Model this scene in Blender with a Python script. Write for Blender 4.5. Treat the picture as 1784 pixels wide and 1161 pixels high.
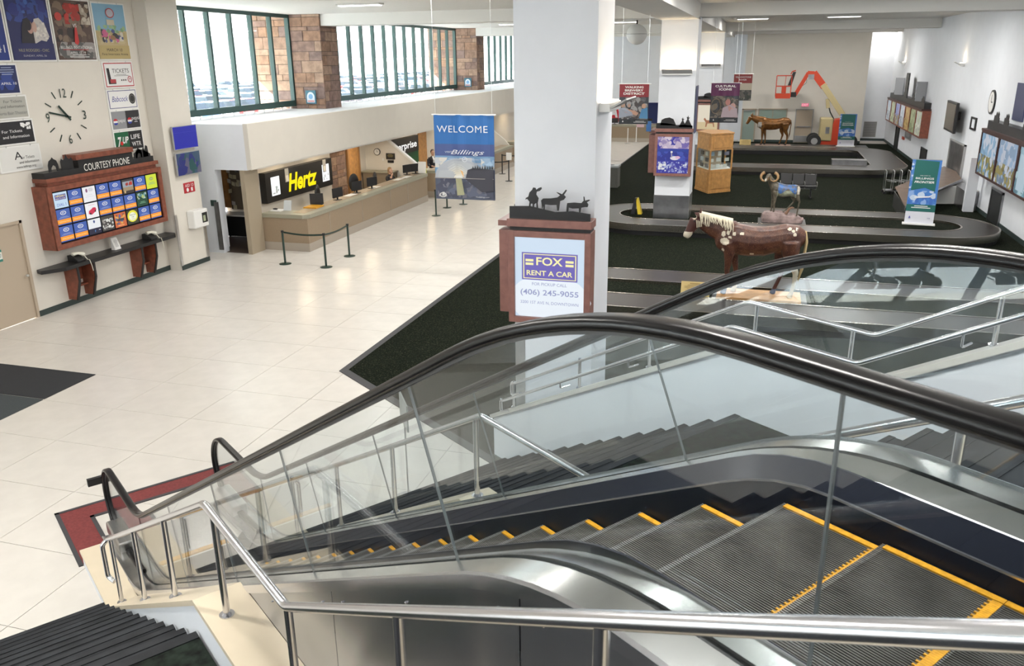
import bpy, bmesh, math, random
from mathutils import Vector, Matrix
random.seed(7)
V = Vector
S = bpy.context.scene
for o in list(bpy.data.objects): bpy.data.objects.remove(o)
C = S.collection

# ---------------------------------------------------------------- camera
cam_d = bpy.data.cameras.new('camera'); cam = bpy.data.objects.new('camera', cam_d); C.objects.link(cam)
cr = V((0.95932558, 0.28210472, -0.01055248)); cu = V((-0.07977075, 0.30674617, 0.94844263)); cf = V((-0.27079707, 0.9090235, -0.31677315))
M = Matrix((cr, cu, -cf)).transposed().to_4x4(); M.translation = V((0, 0, 5.55)); cam.matrix_world = M
cam_d.sensor_width = 36; cam_d.lens = 36 * 1440 / 1784; cam_d.clip_start = .05; cam_d.clip_end = 900
cam_d.dof.use_dof = True; cam_d.dof.focus_distance = 16; cam_d.dof.aperture_fstop = 9
S.camera = cam
# ---------------------------------------------------------------- world, sun, exposure
w = bpy.data.worlds.new('world'); S.world = w; w.use_nodes = True
wn = w.node_tree.nodes; wl = w.node_tree.links; bg = wn['Background']
tc = wn.new('ShaderNodeTexCoord'); sx = wn.new('ShaderNodeSeparateXYZ'); rp = wn.new('ShaderNodeValToRGB')
wl.new(tc.outputs['Generated'], sx.inputs[0]); wl.new(sx.outputs['Z'], rp.inputs[0]); wl.new(rp.outputs[0], bg.inputs[0])
rp.color_ramp.elements[0].color = (1, 1, 1, 1); rp.color_ramp.elements[1].color = (.55, .72, 1, 1); rp.color_ramp.elements[1].position = .8
bg.inputs[1].default_value = 5.0
sd = bpy.data.lights.new('sun', 'SUN'); sd.energy = 70; sd.angle = .01; sd.color = (1, .96, .9)
sun = bpy.data.objects.new('sun', sd); C.objects.link(sun)
sun.rotation_euler = V((.66, .48, -.62)).to_track_quat('-Z', 'Y').to_euler(); sun.location = (-40, -30, 40)
S.view_settings.view_transform = 'Standard'; S.view_settings.look = 'None'; S.view_settings.gamma = 1
S.view_settings.use_curve_mapping = False; S.view_settings.exposure = 0.0
LAMP = 120.0

# ---------------------------------------------------------------- helpers
TH = math.radians(53.956)
D = V((-math.sin(TH), math.cos(TH), 0)); E = V((math.cos(TH), math.sin(TH), 0)); Z = V((0, 0, 1))
X = V((1, 0, 0)); Y = V((0, 1, 0))
def W(d, e, z): return D * d + E * e + Z * z
MATS = {}
def mat(name, col, rough=.5, metal=0, emit=0, noise=0, nscale=20, bump=0, spec=None, coat=0, ncol=None, aniso=0):
    if name in MATS: return MATS[name]
    m = bpy.data.materials.new(name); m.use_nodes = True; n = m.node_tree.nodes; l = m.node_tree.links
    p = n['Principled BSDF']; c = (*col, 1)
    p.inputs['Base Color'].default_value = c; p.inputs['Roughness'].default_value = rough; p.inputs['Metallic'].default_value = metal
    if spec is not None: p.inputs['Specular IOR Level'].default_value = spec
    if coat: p.inputs['Coat Weight'].default_value = coat; p.inputs['Coat Roughness'].default_value = .05
    if aniso: p.inputs['Anisotropic'].default_value = aniso
    if emit: p.inputs['Emission Color'].default_value = c; p.inputs['Emission Strength'].default_value = emit
    if noise or bump or ncol:
        t = n.new('ShaderNodeTexCoord'); x = n.new('ShaderNodeTexNoise'); x.inputs['Scale'].default_value = nscale; x.inputs['Detail'].default_value = 5
        l.new(t.outputs['Object'], x.inputs['Vector'])
        if noise or ncol:
            r = n.new('ShaderNodeValToRGB'); l.new(x.outputs['Fac'], r.inputs[0]); r.color_ramp.elements[0].position = .35; r.color_ramp.elements[1].position = .65
            a = ncol if ncol else [v * (1 - noise) for v in col]; b = col if ncol else [min(1, v * (1 + noise)) for v in col]
            r.color_ramp.elements[0].color = (*a, 1); r.color_ramp.elements[1].color = (*b, 1); l.new(r.outputs[0], p.inputs['Base Color'])
        if bump:
            bb = n.new('ShaderNodeBump'); bb.inputs['Strength'].default_value = bump; bb.inputs['Distance'].default_value = .01
            l.new(x.outputs['Fac'], bb.inputs['Height']); l.new(bb.outputs[0], p.inputs['Normal'])
    MATS[name] = m; return m
def glassmat(name, tint=(.92, .97, .96), refl=1.0, rough=0.0):
    m = bpy.data.materials.new(name); m.use_nodes = True; n = m.node_tree.nodes; l = m.node_tree.links; n.remove(n['Principled BSDF'])
    t = n.new('ShaderNodeBsdfTransparent'); t.inputs[0].default_value = (*tint, 1)
    g = n.new('ShaderNodeBsdfGlossy'); g.inputs[1].default_value = rough; f = n.new('ShaderNodeLayerWeight'); q = n.new('ShaderNodeMath'); q.operation = 'POWER'; q.inputs[1].default_value = 4.6; l.new(f.outputs['Facing'], q.inputs[0])
    k = n.new('ShaderNodeMath'); k.operation = 'MULTIPLY_ADD'; k.inputs[1].default_value = .85 * refl; k.inputs[2].default_value = .04 * refl; l.new(q.outputs[0], k.inputs[0])
    x = n.new('ShaderNodeMixShader'); l.new(k.outputs[0], x.inputs[0]); l.new(t.outputs[0], x.inputs[1]); l.new(g.outputs[0], x.inputs[2]); l.new(x.outputs[0], n['Material Output'].inputs[0])
    MATS[name] = m; return m
def cm(col, emit=0):
    k = 'print_%02x%02x%02x' % tuple(int(255 * v) for v in col) + ('_lit%d' % int(emit * 10) if emit else '')
    m = mat(k, col, .45, emit=emit)
    if emit: m.node_tree.nodes['Principled BSDF'].inputs['Base Color'].default_value = (*[v * .12 for v in col], 1)
    return m

class MB:
    def __init__(s): s.v = []; s.f = []; s.mi = []; s.cur = 0
    def add(s, vs, fs):
        b = len(s.v); s.v += [V(q) for q in vs]; s.f += [[b + i for i in f] for f in fs]; s.mi += [s.cur] * len(fs); return s
    def obox(s, o, a, b, c):     # corner o, edges a b c
        o, a, b, c = V(o), V(a), V(b), V(c); vs = [o, o + a, o + a + b, o + b, o + c, o + a + c, o + a + b + c, o + b + c]
        fs = [(0, 3, 2, 1), (4, 5, 6, 7), (0, 1, 5, 4), (1, 2, 6, 5), (2, 3, 7, 6), (3, 0, 4, 7)]
        if a.cross(b).dot(c) < 0: fs = [f[::-1] for f in fs]
        return s.add(vs, fs)
    def box(s, x0, y0, z0, x1, y1, z1):
        x0, x1 = min(x0, x1), max(x0, x1); y0, y1 = min(y0, y1), max(y0, y1); z0, z1 = min(z0, z1), max(z0, z1)
        return s.obox((x0, y0, z0), X * (x1 - x0), Y * (y1 - y0), Z * (z1 - z0))
    def cbox(s, c, u, v, n, w, h, t): # centred oriented box
        u, v, n = V(u).normalized(), V(v).normalized(), V(n).normalized()
        return s.obox(V(c) - u * w / 2 - v * h / 2 - n * t / 2, u * w, v * h, n * t)
    def prism(s, pts, h):        # pts: list of 3D points, extruded by vector h
        pts = [V(p) for p in pts]; h = V(h); n = len(pts)
        nn = sum((pts[i].cross(pts[(i + 1) % n]) for i in range(n)), V())
        if nn.dot(h) < 0: pts = pts[::-1]
        fs = [tuple(range(n))[::-1], tuple(range(n, 2 * n))] + [(i, (i + 1) % n, n + (i + 1) % n, n + i) for i in range(n)]
        return s.add(pts + [p + h for p in pts], fs)
    def tube(s, pts, r, seg=10, rs=None, cap=True, flat=1.0):
        pts = [V(p) for p in pts]; n = len(pts); vs = []; prev = None
        for i, p in enumerate(pts):
            t = (pts[min(i + 1, n - 1)] - pts[max(i - 1, 0)]).normalized()
            if prev is None:
                a = t.cross(Z) if abs(t.z) < .95 else t.cross(X)
                a.normalize()
            else: a = (prev - t * prev.dot(t)).normalized()
            prev = a; b = t.cross(a); rr = rs[i] if rs else r
            for k in range(seg):
                q = 2 * math.pi * k / seg; vs.append(p + a * math.cos(q) * rr * flat + b * math.sin(q) * rr)
        fs = [(i * seg + k, (i + 1) * seg + k, (i + 1) * seg + (k + 1) % seg, i * seg + (k + 1) % seg) for i in range(n - 1) for k in range(seg)]
        fs = [f[::-1] for f in fs]
        if cap: fs += [tuple(range(seg)), tuple(range((n - 1) * seg, n * seg))[::-1]]
        return s.add(vs, fs)
    def cyl(s, p, r, h, seg=16, r2=None): return s.tube([V(p), V(p) + Z * h], r, seg, rs=[r, r if r2 is None else r2])
    def ell(s, c, rx, ry, rz, seg=12, rings=8):
        c = V(c); vs = [c + V((0, 0, rz))]; fs = []
        for i in range(1, rings):
            a = math.pi * i / rings
            for k in range(seg):
                b = 2 * math.pi * k / seg; vs.append(c + V((rx * math.sin(a) * math.cos(b), ry * math.sin(a) * math.sin(b), rz * math.cos(a))))
        vs.append(c - V((0, 0, rz))); L = len(vs) - 1
        for k in range(seg):
            fs.append((0, 1 + k, 1 + (k + 1) % seg)); fs.append((L, L - seg + (k + 1) % seg, L - seg + k))
            for i in range(rings - 2): a = 1 + i * seg; fs.append((a + k, a + seg + k, a + seg + (k + 1) % seg, a + (k + 1) % seg))
        return s.add(vs, fs)
    def loft(s, rings):          # rings: lists of equal length
        n = len(rings[0]); vs = [p for r in rings for p in r]
        fs = [(i * n + k, i * n + (k + 1) % n, (i + 1) * n + (k + 1) % n, (i + 1) * n + k) for i in range(len(rings) - 1) for k in range(n)]
        fs += [tuple(range(n))[::-1], tuple(range((len(rings) - 1) * n, len(rings) * n))]
        return s.add(vs, fs)
    def sweep(s, path, prof, e0=0):   # path (d,z); prof (side, up); swept in the escalator plane at e0
        rings = []; n = len(path)
        for i, (d, z) in enumerate(path):
            a, b = path[max(i - 1, 0)], path[min(i + 1, n - 1)]; t = V((b[0] - a[0], b[1] - a[1], 0)).normalized(); nx, nz = -t.y, t.x
            rings.append([W(d + nx * u, e0 + sd_, z + nz * u) for sd_, u in prof])
        return s.loft(rings)
    def build(s, name, m, parent=None, smooth=False, local=False, bevel=0, kind=None, label=None):
        me = bpy.data.meshes.new(name); vs = s.v
        if parent is not None and not local:
            inv = WM[parent.name].inverted(); vs = [inv @ q for q in vs]
        me.from_pydata([tuple(q) for q in vs], [], s.f)
        for mm in (m if isinstance(m, (list, tuple)) else [m]): me.materials.append(mm)
        me.polygons.foreach_set('material_index', s.mi)
        bm = bmesh.new(); bm.from_mesh(me); bmesh.ops.recalc_face_normals(bm, faces=bm.faces) if smooth != 'keep' else None; bm.to_mesh(me); bm.free()
        if smooth: me.shade_smooth() if smooth is True else None
        o = bpy.data.objects.new(name, me); C.objects.link(o)
        if smooth is True and not getattr(s, 'noauto', 0):
            md = o.modifiers.new('split', 'EDGE_SPLIT'); md.split_angle = math.radians(38)
        if bevel: md = o.modifiers.new('bevel', 'BEVEL'); md.width = bevel; md.segments = 2; md.limit_method = 'ANGLE'
        if parent is not None: o.parent = parent; WM[o.name] = WM[parent.name]
        else: WM[o.name] = Matrix()
        if kind: o['kind'] = kind
        if label: o['label'] = label
        return o
WM = {}
def thing(name, label, cat, loc=(0, 0, 0), rot=0, group=None):
    o = bpy.data.objects.new(name, None); C.objects.link(o); o.location = loc; o.rotation_euler = (0, 0, rot); o.empty_display_size = .1
    o['label'] = label; o['category'] = cat
    if group: o['group'] = group
    WM[o.name] = Matrix.Translation(V(loc)) @ Matrix.Rotation(rot, 4, 'Z'); return o
def tag(o, label, cat, group=None):
    o['label'] = label; o['category'] = cat
    if group: o['group'] = group
    return o
def kids(o): return [c for c in o.children]
def dup(r, loc=None, rot=None, label=None):
    c = r.copy(); C.objects.link(c)
    if loc is not None: c.location = loc
    if rot is not None: c.rotation_euler = (0, 0, rot)
    if label: c['label'] = label
    def rec(a, b):
        for k in kids(a): q = k.copy(); C.objects.link(q); q.parent = b; rec(k, q)
    rec(r, c); return c
def struct(name, mb, m, parent=None, **k):
    o = mb.build(name, m, parent, **k); o['kind'] = 'structure'; return o
def one(name, mb, m, label, cat, loc=None, group=None, **k): # a thing that is one mesh, origin at its base
    if loc is None:
        xs = [q.x for q in mb.v]; ys = [q.y for q in mb.v]; loc = V(((min(xs) + max(xs)) / 2, (min(ys) + max(ys)) / 2, min(q.z for q in mb.v)))
    loc = V(loc); mb.v = [q - loc for q in mb.v]; o = mb.build(name, m, None, **k); o.location = loc; return tag(o, label, cat, group)

TXT = {}
def textgeo(st, sp=1.0, fat=0.0, shear=0.0):
    k = (st, sp, fat, shear)
    if k not in TXT:
        cu_ = bpy.data.curves.new('t', 'FONT'); cu_.body = st; cu_.size = 1; cu_.space_character = sp; cu_.offset = fat; cu_.shear = shear; cu_.resolution_u = 3
        o = bpy.data.objects.new('t', cu_); C.objects.link(o); bpy.context.view_layer.update()
        me = bpy.data.meshes.new_from_object(o.evaluated_get(bpy.context.evaluated_depsgraph_get()))
        TXT[k] = ([tuple(v.co) for v in me.vertices], [tuple(p.vertices) for p in me.polygons]); bpy.data.objects.remove(o)
    return TXT[k]
class Art:                        # flat print: polygons in the plane of a sign or screen, layers 0.8 mm apart
    def __init__(s, o, u, v, w, h, emit=0, lay=.0012):
        s.o, s.u, s.v_ = V(o), V(u).normalized(), V(v).normalized(); s.n = s.u.cross(s.v_); s.w, s.h, s.em = w, h, emit; s.mb = MB(); s.cols = []; s.L = 1; s.lay = lay; s.curve = None
    def P(s, x, y):
        off = s.n * (s.lay * s.L)
        if s.curve: off += s.n * s.curve(x, y)
        return s.o + s.u * (x * s.w) + s.v_ * (y * s.h) + off
    def c(s, col, em=None):
        k = (tuple(col), s.em if em is None else em)
        if k not in s.cols: s.cols.append(k)
        s.mb.cur = s.cols.index(k)
    def poly(s, pts, col, em=None, z=True):
        s.c(col, em); s.mb.add([s.P(*p) for p in pts], [tuple(range(len(pts)))]); s.L += 1 if z else 0; return s
    def rect(s, x0, y0, x1, y1, col, em=None, z=True):
        if s.curve:
            s.c(col, em); nx, ny = 28, 4; b = [s.P(x0 + (x1 - x0) * i / nx, y0 + (y1 - y0) * j / ny) for j in range(ny + 1) for i in range(nx + 1)]
            s.mb.add(b, [(j * (nx + 1) + i, j * (nx + 1) + i + 1, (j + 1) * (nx + 1) + i + 1, (j + 1) * (nx + 1) + i) for j in range(ny) for i in range(nx)]); s.L += 1; return s
        return s.poly([(x0, y0), (x1, y0), (x1, y1), (x0, y1)], col, em, z)
    def ell(s, cx, cy, rx, ry, col, em=None, n=16, a0=0, a1=360, z=True):
        pts = [(cx + rx * math.cos(math.radians(a0 + (a1 - a0) * i / n)), cy + ry * math.sin(math.radians(a0 + (a1 - a0) * i / n))) for i in range(n if a1 - a0 == 360 else n + 1)]
        return s.poly(pts, col, em, z)
    def ring(s, cx, cy, rx, ry, t, col, n=20, em=None):
        s.c(col, em); a = [s.P(cx + rx * math.cos(2 * math.pi * i / n), cy + ry * math.sin(2 * math.pi * i / n)) for i in range(n)]
        b = [s.P(cx + rx * (1 - t) * math.cos(2 * math.pi * i / n), cy + ry * (1 - t) * math.sin(2 * math.pi * i / n)) for i in range(n)]
        s.mb.add(a + b, [(i, (i + 1) % n, n + (i + 1) % n, n + i) for i in range(n)]); s.L += 1; return s
    def text(s, st, x, y, hh, col, wid=None, al='c', em=None, sp=1.0, fat=0.0, shear=0.0, base=None):  # x,y fraction (y: baseline), hh cap height fraction, wid total width fraction
        vs, fs = textgeo(st, sp, fat, shear); x0 = min(v[0] for v in vs); x1 = max(v[0] for v in vs)
        k = hh * s.h / .69; kx = k if wid is None else wid * s.w / (x1 - x0); tw = (x1 - x0) * kx / s.w
        ox = x - tw / 2 if al == 'c' else (x if al == 'l' else x - tw); s.c(col, em)
        s.mb.add([s.P(ox + (v[0] - x0) * kx / s.w, y + v[1] * k / s.h) for v in vs], fs); s.L += 1; return s
    def bars(s, x0, x1, y, h, n, gap, col, seed=1):   # rows of text too fine to read
        r = random.Random(seed)
        for i in range(n):
            yy = y - i * (h + gap); m_ = (x0 + x1) / 2; k = (x1 - x0) / 2 * r.uniform(.6, 1); s.rect(m_ - k, yy, m_ + k, yy + h, col, z=False)
        s.L += 1; return s
    def blobs(s, cols, x0, y0, x1, y1, n, r0, r1, seed=1):
        r = random.Random(seed)
        for i in range(n):
            rr = r.uniform(r0, r1); a = r.uniform(.7, 1.4)
            k = 7; ph = r.random() * 6; cx, cy = r.uniform(x0, x1), r.uniform(y0, y1)
            s.poly([(min(x1, max(x0, cx + rr * a * (1 + .3 * r.uniform(-1, 1)) * math.cos(ph + 6.283 * i_ / k))), min(y1, max(y0, cy + rr * s.w / s.h * (1 + .3 * r.uniform(-1, 1)) * math.sin(ph + 6.283 * i_ / k)))) for i_ in range(k)], r.choice(cols), z=False)
            s.L += .1
        s.L += 1; return s
    def build(s, name='print', parent=None, double=False):
        ms = [cm(c_, e_) for c_, e_ in s.cols]; return s.mb.build(name, ms, parent, smooth='keep')

# ---------------------------------------------------------------- materials
m_clad = mat('grey_cladding_steel', (.44, .45, .48), .26, 1, noise=.05, nscale=3)
m_wall = mat('cream_wall_paint', (.70, .665, .60), .6, noise=.015, nscale=2)
m_white = mat('white_wall_paint', (.78, .81, .86), .55, noise=.015, nscale=2)
m_ceil = mat('ceiling_white', (.74, .73, .70), .7)
m_tile = mat('pale_terrazzo', (.665, .635, .59), .24, noise=.03, nscale=3, spec=.55)
m_grout = mat('grout', (.45, .41, .37), .6)
m_steel = mat('brushed_steel', (.62, .62, .62), .28, 1, noise=.04, nscale=6)
m_deck = mat('satin_deck_steel', (.66, .655, .64), .22, 1, noise=.05, nscale=4)
m_chrome = mat('polished_rail_steel', (.68, .68, .71), .22, 1)
m_dsteel = mat('dark_steel_panel', (.30, .30, .31), .3, 1, noise=.15, nscale=3)
m_rubber = mat('black_handrail_rubber', (.007, .0065, .007), .25, spec=.28)
m_navy = mat('black_skirt_panel', (.008, .010, .018), .30, spec=.16)
m_black = mat('black_paint', (.012, .012, .013), .4)
m_dgreen = mat('dark_green_paint', (.012, .035, .026), .35)
m_greenframe = mat('green_window_frame', (.018, .062, .058), .4)
m_wood = mat('red_brown_wood', (.21, .062, .035), .4, noise=.2, nscale=9)
m_woodp = mat('kiosk_wood', (.25, .115, .095), .4, noise=.12, nscale=9)
m_oak = mat('honey_oak', (.52, .27, .09), .4, noise=.15, nscale=7)
m_tan = mat('tan_door_paint', (.46, .38, .29), .45)
m_counter = mat('counter_laminate', (.30, .225, .15), .45, noise=.12, nscale=60)
m_ctop = mat('counter_edge_laminate', (.30, .29, .22), .4, noise=.08, nscale=60)
m_kick = mat('counter_kick_steel', (.42, .37, .31), .4, .3)
m_base = mat('dark_baseboard', (.028, .045, .042), .5)
m_coping = mat('cream_coping', (.66, .57, .43), .3, noise=.03, nscale=3)
m_tread = mat('black_stair_rubber', (.024, .026, .030), .7, noise=.35, nscale=3, spec=.2)
m_stcarp = mat('dark_landing_carpet', (.02, .03, .022), .9, ncol=(.006, .006, .006), nscale=14, spec=.15)
m_yellow = mat('yellow_step_edge', (.62, .30, .015), .5, noise=.2, nscale=40)
m_cleat = mat('ribbed_step_aluminium', (.125, .12, .112), .42, .5, noise=.25, nscale=5)
m_red = mat('red_mat', (.17, .028, .028), .8, noise=.15, nscale=30)
m_matedge = mat('mat_edge_rubber', (.045, .045, .05), .7)
m_mat1 = mat('charcoal_entrance_mat', (.02, .022, .026), .9, noise=.3, nscale=90)
m_mat2 = mat('grey_entrance_mat', (.045, .055, .06), .9, noise=.3, nscale=90)
m_belt = mat('carousel_belt', (.032, .028, .025), .34, .1, noise=.12, nscale=4)
m_beltst = mat('carousel_skirt_steel', (.46, .42, .37), .24, 1)
m_white_p = mat('white_plastic', (.80, .80, .78), .35)
m_grey_p = mat('grey_plastic', (.35, .35, .35), .4)
m_glass = glassmat('balustrade_glass', (.93, .96, .97), 1.2)
m_joint = mat('glass_edge_grey', (.09, .105, .11), .3)
m_pane = glassmat('window_glass', (.97, 1, .99), .6)
m_lamp = mat('lamp_diffuser', (1, .97, .93), .5, emit=6)
m_warm = mat('warm_lamp_diffuser', (1, .84, .62), .5, emit=7)

def carpetmat():
    m = mat('speckled_green_carpet', (.02, .03, .02), .95); n = m.node_tree.nodes; l = m.node_tree.links; p = n['Principled BSDF']
    p.inputs['Specular IOR Level'].default_value = .05
    t = n.new('ShaderNodeTexCoord'); v = n.new('ShaderNodeTexNoise'); v.inputs['Scale'].default_value = 38; v.inputs['Detail'].default_value = 3
    r = n.new('ShaderNodeValToRGB'); cr_ = r.color_ramp; cr_.elements[0].color = (.004, .006, .004, 1); cr_.elements[0].position = .40
    cr_.elements[1].color = (.055, .052, .034, 1); cr_.elements[1].position = .72; e = cr_.elements.new(.58); e.color = (.011, .015, .009, 1)
    l.new(t.outputs['Object'], v.inputs['Vector']); l.new(v.outputs['Fac'], r.inputs[0]); l.new(r.outputs[0], p.inputs['Base Color']); return m
m_carpet = carpetmat()
def stonemat(i, col): return mat('sandstone_%d' % i, col, .85, noise=.22, nscale=5, bump=.5)
STONES = [stonemat(i, c_) for i, c_ in enumerate([(.27, .175, .13), (.22, .145, .12), (.33, .225, .165), (.20, .14, .125), (.28, .17, .115)])]
# ================================================================ THE BUILDING
CZ = 7.1          # ceiling height
floor = struct('floor', MB().box(-21, -16, -.3, 8.2, 64, -.022), m_grout)
WM[floor.name] = Matrix()
far_floor = MB().box(-15.6, 46.3, -.022, -7.1, 62.2, 0).build('floor_slab', m_tile, floor)
# one tile mesh, one object per slab of terrazzo
tm = MB().box(-.741, -.618, -.02, .741, .618, 0).build('tile', m_tile, floor); proto = tm; tm.location = (-14.35, 21.55, 0); first = True
ti = 0
def in_floor(x, y):
    e_ = V((x, y, 0)).dot(E); d_ = V((x, y, 0)).dot(D)
    if x < -7.6: return e_ > -9 or d_ > 7
    return y < 13.5 and e_ < 7.3 and d_ > 6.2
spots = []
for i in range(-6, 8):
    for j in range(-14, 30):
        x, y = -9.335 + 1.49 * i, 9.745 + 1.245 * j
        if x - .745 < -16.4 or y < -2 or y > 46.3 or (x < -15.7): continue
        if x > -12.6 and y < 4: continue
        if not in_floor(x, y) or (x > -7.1 and (x < -15)): continue
        spots.append((x, y))
spots.sort(key=lambda p: p[0] ** 2 + p[1] ** 2); spots = spots[:300]
for i, (x, y) in enumerate(spots):
    o = proto if i == 0 else proto.copy()
    if i: C.objects.link(o); o.parent = floor
    o.location = (x, y, 0)
print('tiles', len(spots))
# carpet of the baggage hall with its edge strip
k0 = V((-7.1, 13.04, 0)); k1 = W(3.0, 6.37, 0)
cp = MB().prism([k0, V((-7.1, 58.7, 0)), V((8, 58.7, 0)), V((8, 6, 0)), k1], Z * .008)
struct('floor_carpet', cp, m_carpet)
st = MB(); st.prism([k0, W(3, 6.37, 0), W(3, 6.25, 0), k0 + V((-.14, -.10, 0))], Z * .012); st.prism([k0, V((-7.1, 58, 0)), V((-7.16, 58, 0)), k0 + V((-.14, -.10, 0))], Z * .012)
struct('trim_1', st, m_matedge)
lf = MB().box(-20.6, -14, -.022, -15.75, 2.3, 0); struct('floor_lounge', lf, mat('lounge_pale_floor', (.40, .44, .52), .4, noise=.05, nscale=3))
fl2 = MB().box(-15.75, -14, -.022, 2, -2.7, -.001); fl2.box(-12.6, -2.7, -.022, 2, 4.0, -.001); struct('floor_entry', fl2, m_tile)
# roof and ceiling
roof = MB().box(-20.8, -16, CZ + .02, 8.2, 64, CZ + .5); struct('roof', roof, m_ceil)
# ceiling planks: long boards with recessed joints
ceil = MB()
x = -17.0
while x < 7.9: ceil.box(x, -15.5, CZ, x + .295, 62, CZ + .03); x += .30
struct('ceiling', ceil, m_ceil)
# walls
LW = -15.6
wl_ = MB()
wl_.box(LW - .25, 2.3, 0, LW, 13.12, CZ); wl_.box(LW - .25, 14.33, 0, LW, 18.9, CZ); wl_.box(LW - .25, 13.12, 2.22, LW, 14.33, CZ)
wl_.box(-16.9, 18.9, 0, -15.2, 20.12, CZ)
struct('wall_left', wl_, m_wall)
wb = MB(); wb.box(-20.8, 2.0, 0, LW - .25, 2.3, CZ); struct('wall_lounge', wb, m_white)
RWX = 7.8
wr = MB().box(RWX, -16, 0, RWX + .3, 61, CZ); struct('wall_right', wr, m_white)
wf = MB()
for x0, x1 in ((-1.38, -.48), (-.48, -.30), (1.45, 2.0), (3.12, 6.1)): wf.box(x0, 58.7, 0, x1, 58.95, 2.15) if x0 != -1.38 else wf.box(-1.38, 58.7, 0, -1.36, 58.95, 2.15)
wf.box(-1.38, 58.7, 2.15, 6.1, 58.95, CZ); wf.box(-.30, 58.7, 0, 1.45, 58.95, .95); wf.box(5.9, 58.95, 0, 6.1, 61, CZ)
struct('wall_far', wf, m_wall)
wn2 = MB().box(5.9, 60.8, 0, 8.1, 61.0, CZ); struct('wall_alcove', wn2, m_white)
wv = MB().box(-21, 61.9, 0, -1.2, 62.2, CZ); wv.box(-14.1, 59.8, 2.45, -1.38, 60.0, CZ); wv.box(-6.7, 59.8, 0, -1.38, 60, 2.45); wv.box(-1.5, 58.95, 0, -1.38, 60, CZ); struct('wall_rental', wv, m_white)
wbk = MB().box(-20.8, -16, 0, 8.1, -14.5, 3.9).box(-20.8, -16, 3.9, -14.4, -14.5, CZ).box(7, -16, 3.9, 8.1, -14.5, CZ); struct('wall_rear', wbk, m_white)
bb = MB(); bb.box(LW, 14.33, 0, LW + .02, 18.9, .13); bb.box(-15.2, 18.9, 0, -15.18, 20.12, .13); bb.box(LW, 2.3, 0, LW + .02, 13.1, .13); bb.box(-16.9, 20.12, 0, -15.18, 20.14, .13); struct('baseboard_left', bb, m_base)
bb = MB(); bb.box(-16.9, 21.36, 0, -15.36, 21.40, .14); struct('baseboard_return', bb, m_base)
bb = MB().box(RWX - .02, -10, 0, RWX, 60.8, .16); struct('baseboard_right', bb, m_base)
bb = MB(); bb.box(3.2, 58.66, 0, 6.1, 58.7, .16); bb.box(-.48, 58.66, 0, 2, 58.7, .16); bb.box(6.1, 60.76, 0, 7.8, 60.8, .16); struct('baseboard_far', bb, m_base)
# rental office side: fascia, soffit ledge, return wall, back wall
FX = -14.1; LZ = 3.8
fa = MB().box(FX - .15, 21.1, 2.52, FX, 59.8, LZ + .02); struct('wall_fascia', fa, m_wall)
ledge = MB().box(-17.2, 21.4, LZ - .12, FX - .15, 59.8, LZ).box(-17.2, 20.12, LZ, -16.75, 21.1, LZ + .02); struct('ceiling_ledge', ledge, m_white)
sf = MB().box(-17.2, 21.4, 2.50, FX, 59.8, 2.53); struct('ceiling_soffit', sf, m_ceil)
rw = MB(); rw.box(-17.0, 21.1, 0, -15.36, 21.4, LZ); rw.box(-15.36, 21.1, 2.5, FX - .15, 21.4, LZ); rw.box(-17.1, 20.12, 0, -16.9, 21.1, LZ); struct('wall_return', rw, m_white)
BX = -15.6
wk = MB(); wk.box(BX - .2, 23.5, 0, BX, 28.5, 2.5); wk.box(BX - .4, 29.8, 0, BX - .25, 30.8, 2.5); wk.box(BX - .2, 30.8, 0, BX, 59.8, 2.5); wk.prism([(-14.5, 21.8, 0), (-14.40, 21.8, 0), (-15.50, 23.49, 0), (-15.60, 23.49, 0)], Z * 2.5); wk.box(-17.0, 21.4, 0, -16.8, 23.4, 2.5); wk.box(-16.8, 23.5, 0, -15.8, 23.6, 2.5)
struct('wall_office', wk, m_wall)
jm = MB().box(-14.52, 21.1, 0, -14.38, 21.8, 2.5); struct('trim_2', jm, mat('beige_corner_trim', (.36, .30, .22), .5))
# clerestory window wall
wx = -16.9
def bay(idx, y0, y1):
    n = max(1, round((y1 - y0) / 1.19)); st_ = (y1 - y0) / n
    f = MB(); f.box(wx - .08, y0, LZ + .10, wx + .08, y1, LZ + .30); f.box(wx - .06, y0, CZ - .12, wx + .06, y1, CZ)
    w_ = struct('window_%d' % idx, f, m_greenframe)
    for i in range(n + 1): MB().box(wx - .1, y0 + i * st_ - .045, LZ + .3, wx + .06, y0 + i * st_ + .045, CZ - .12).build('mullion', m_greenframe, w_)
    for i in range(n): MB().box(wx - .006, y0 + i * st_ + .045, LZ + .3, wx + .006, y0 + (i + 1) * st_ - .045, CZ - .12).build('pane', m_pane, w_)
    b = MB(); yy = y0 + .2
    while yy < y1: b.box(wx - .02, yy, LZ, wx + .02, yy + .04, LZ + .1); yy += .6
    b.build('bracket', m_white_p, w_)
bay(1, 20.2, 28.5); bay(2, 29.8, 46.1); bay(3, 47.4, 59.8)
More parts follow.
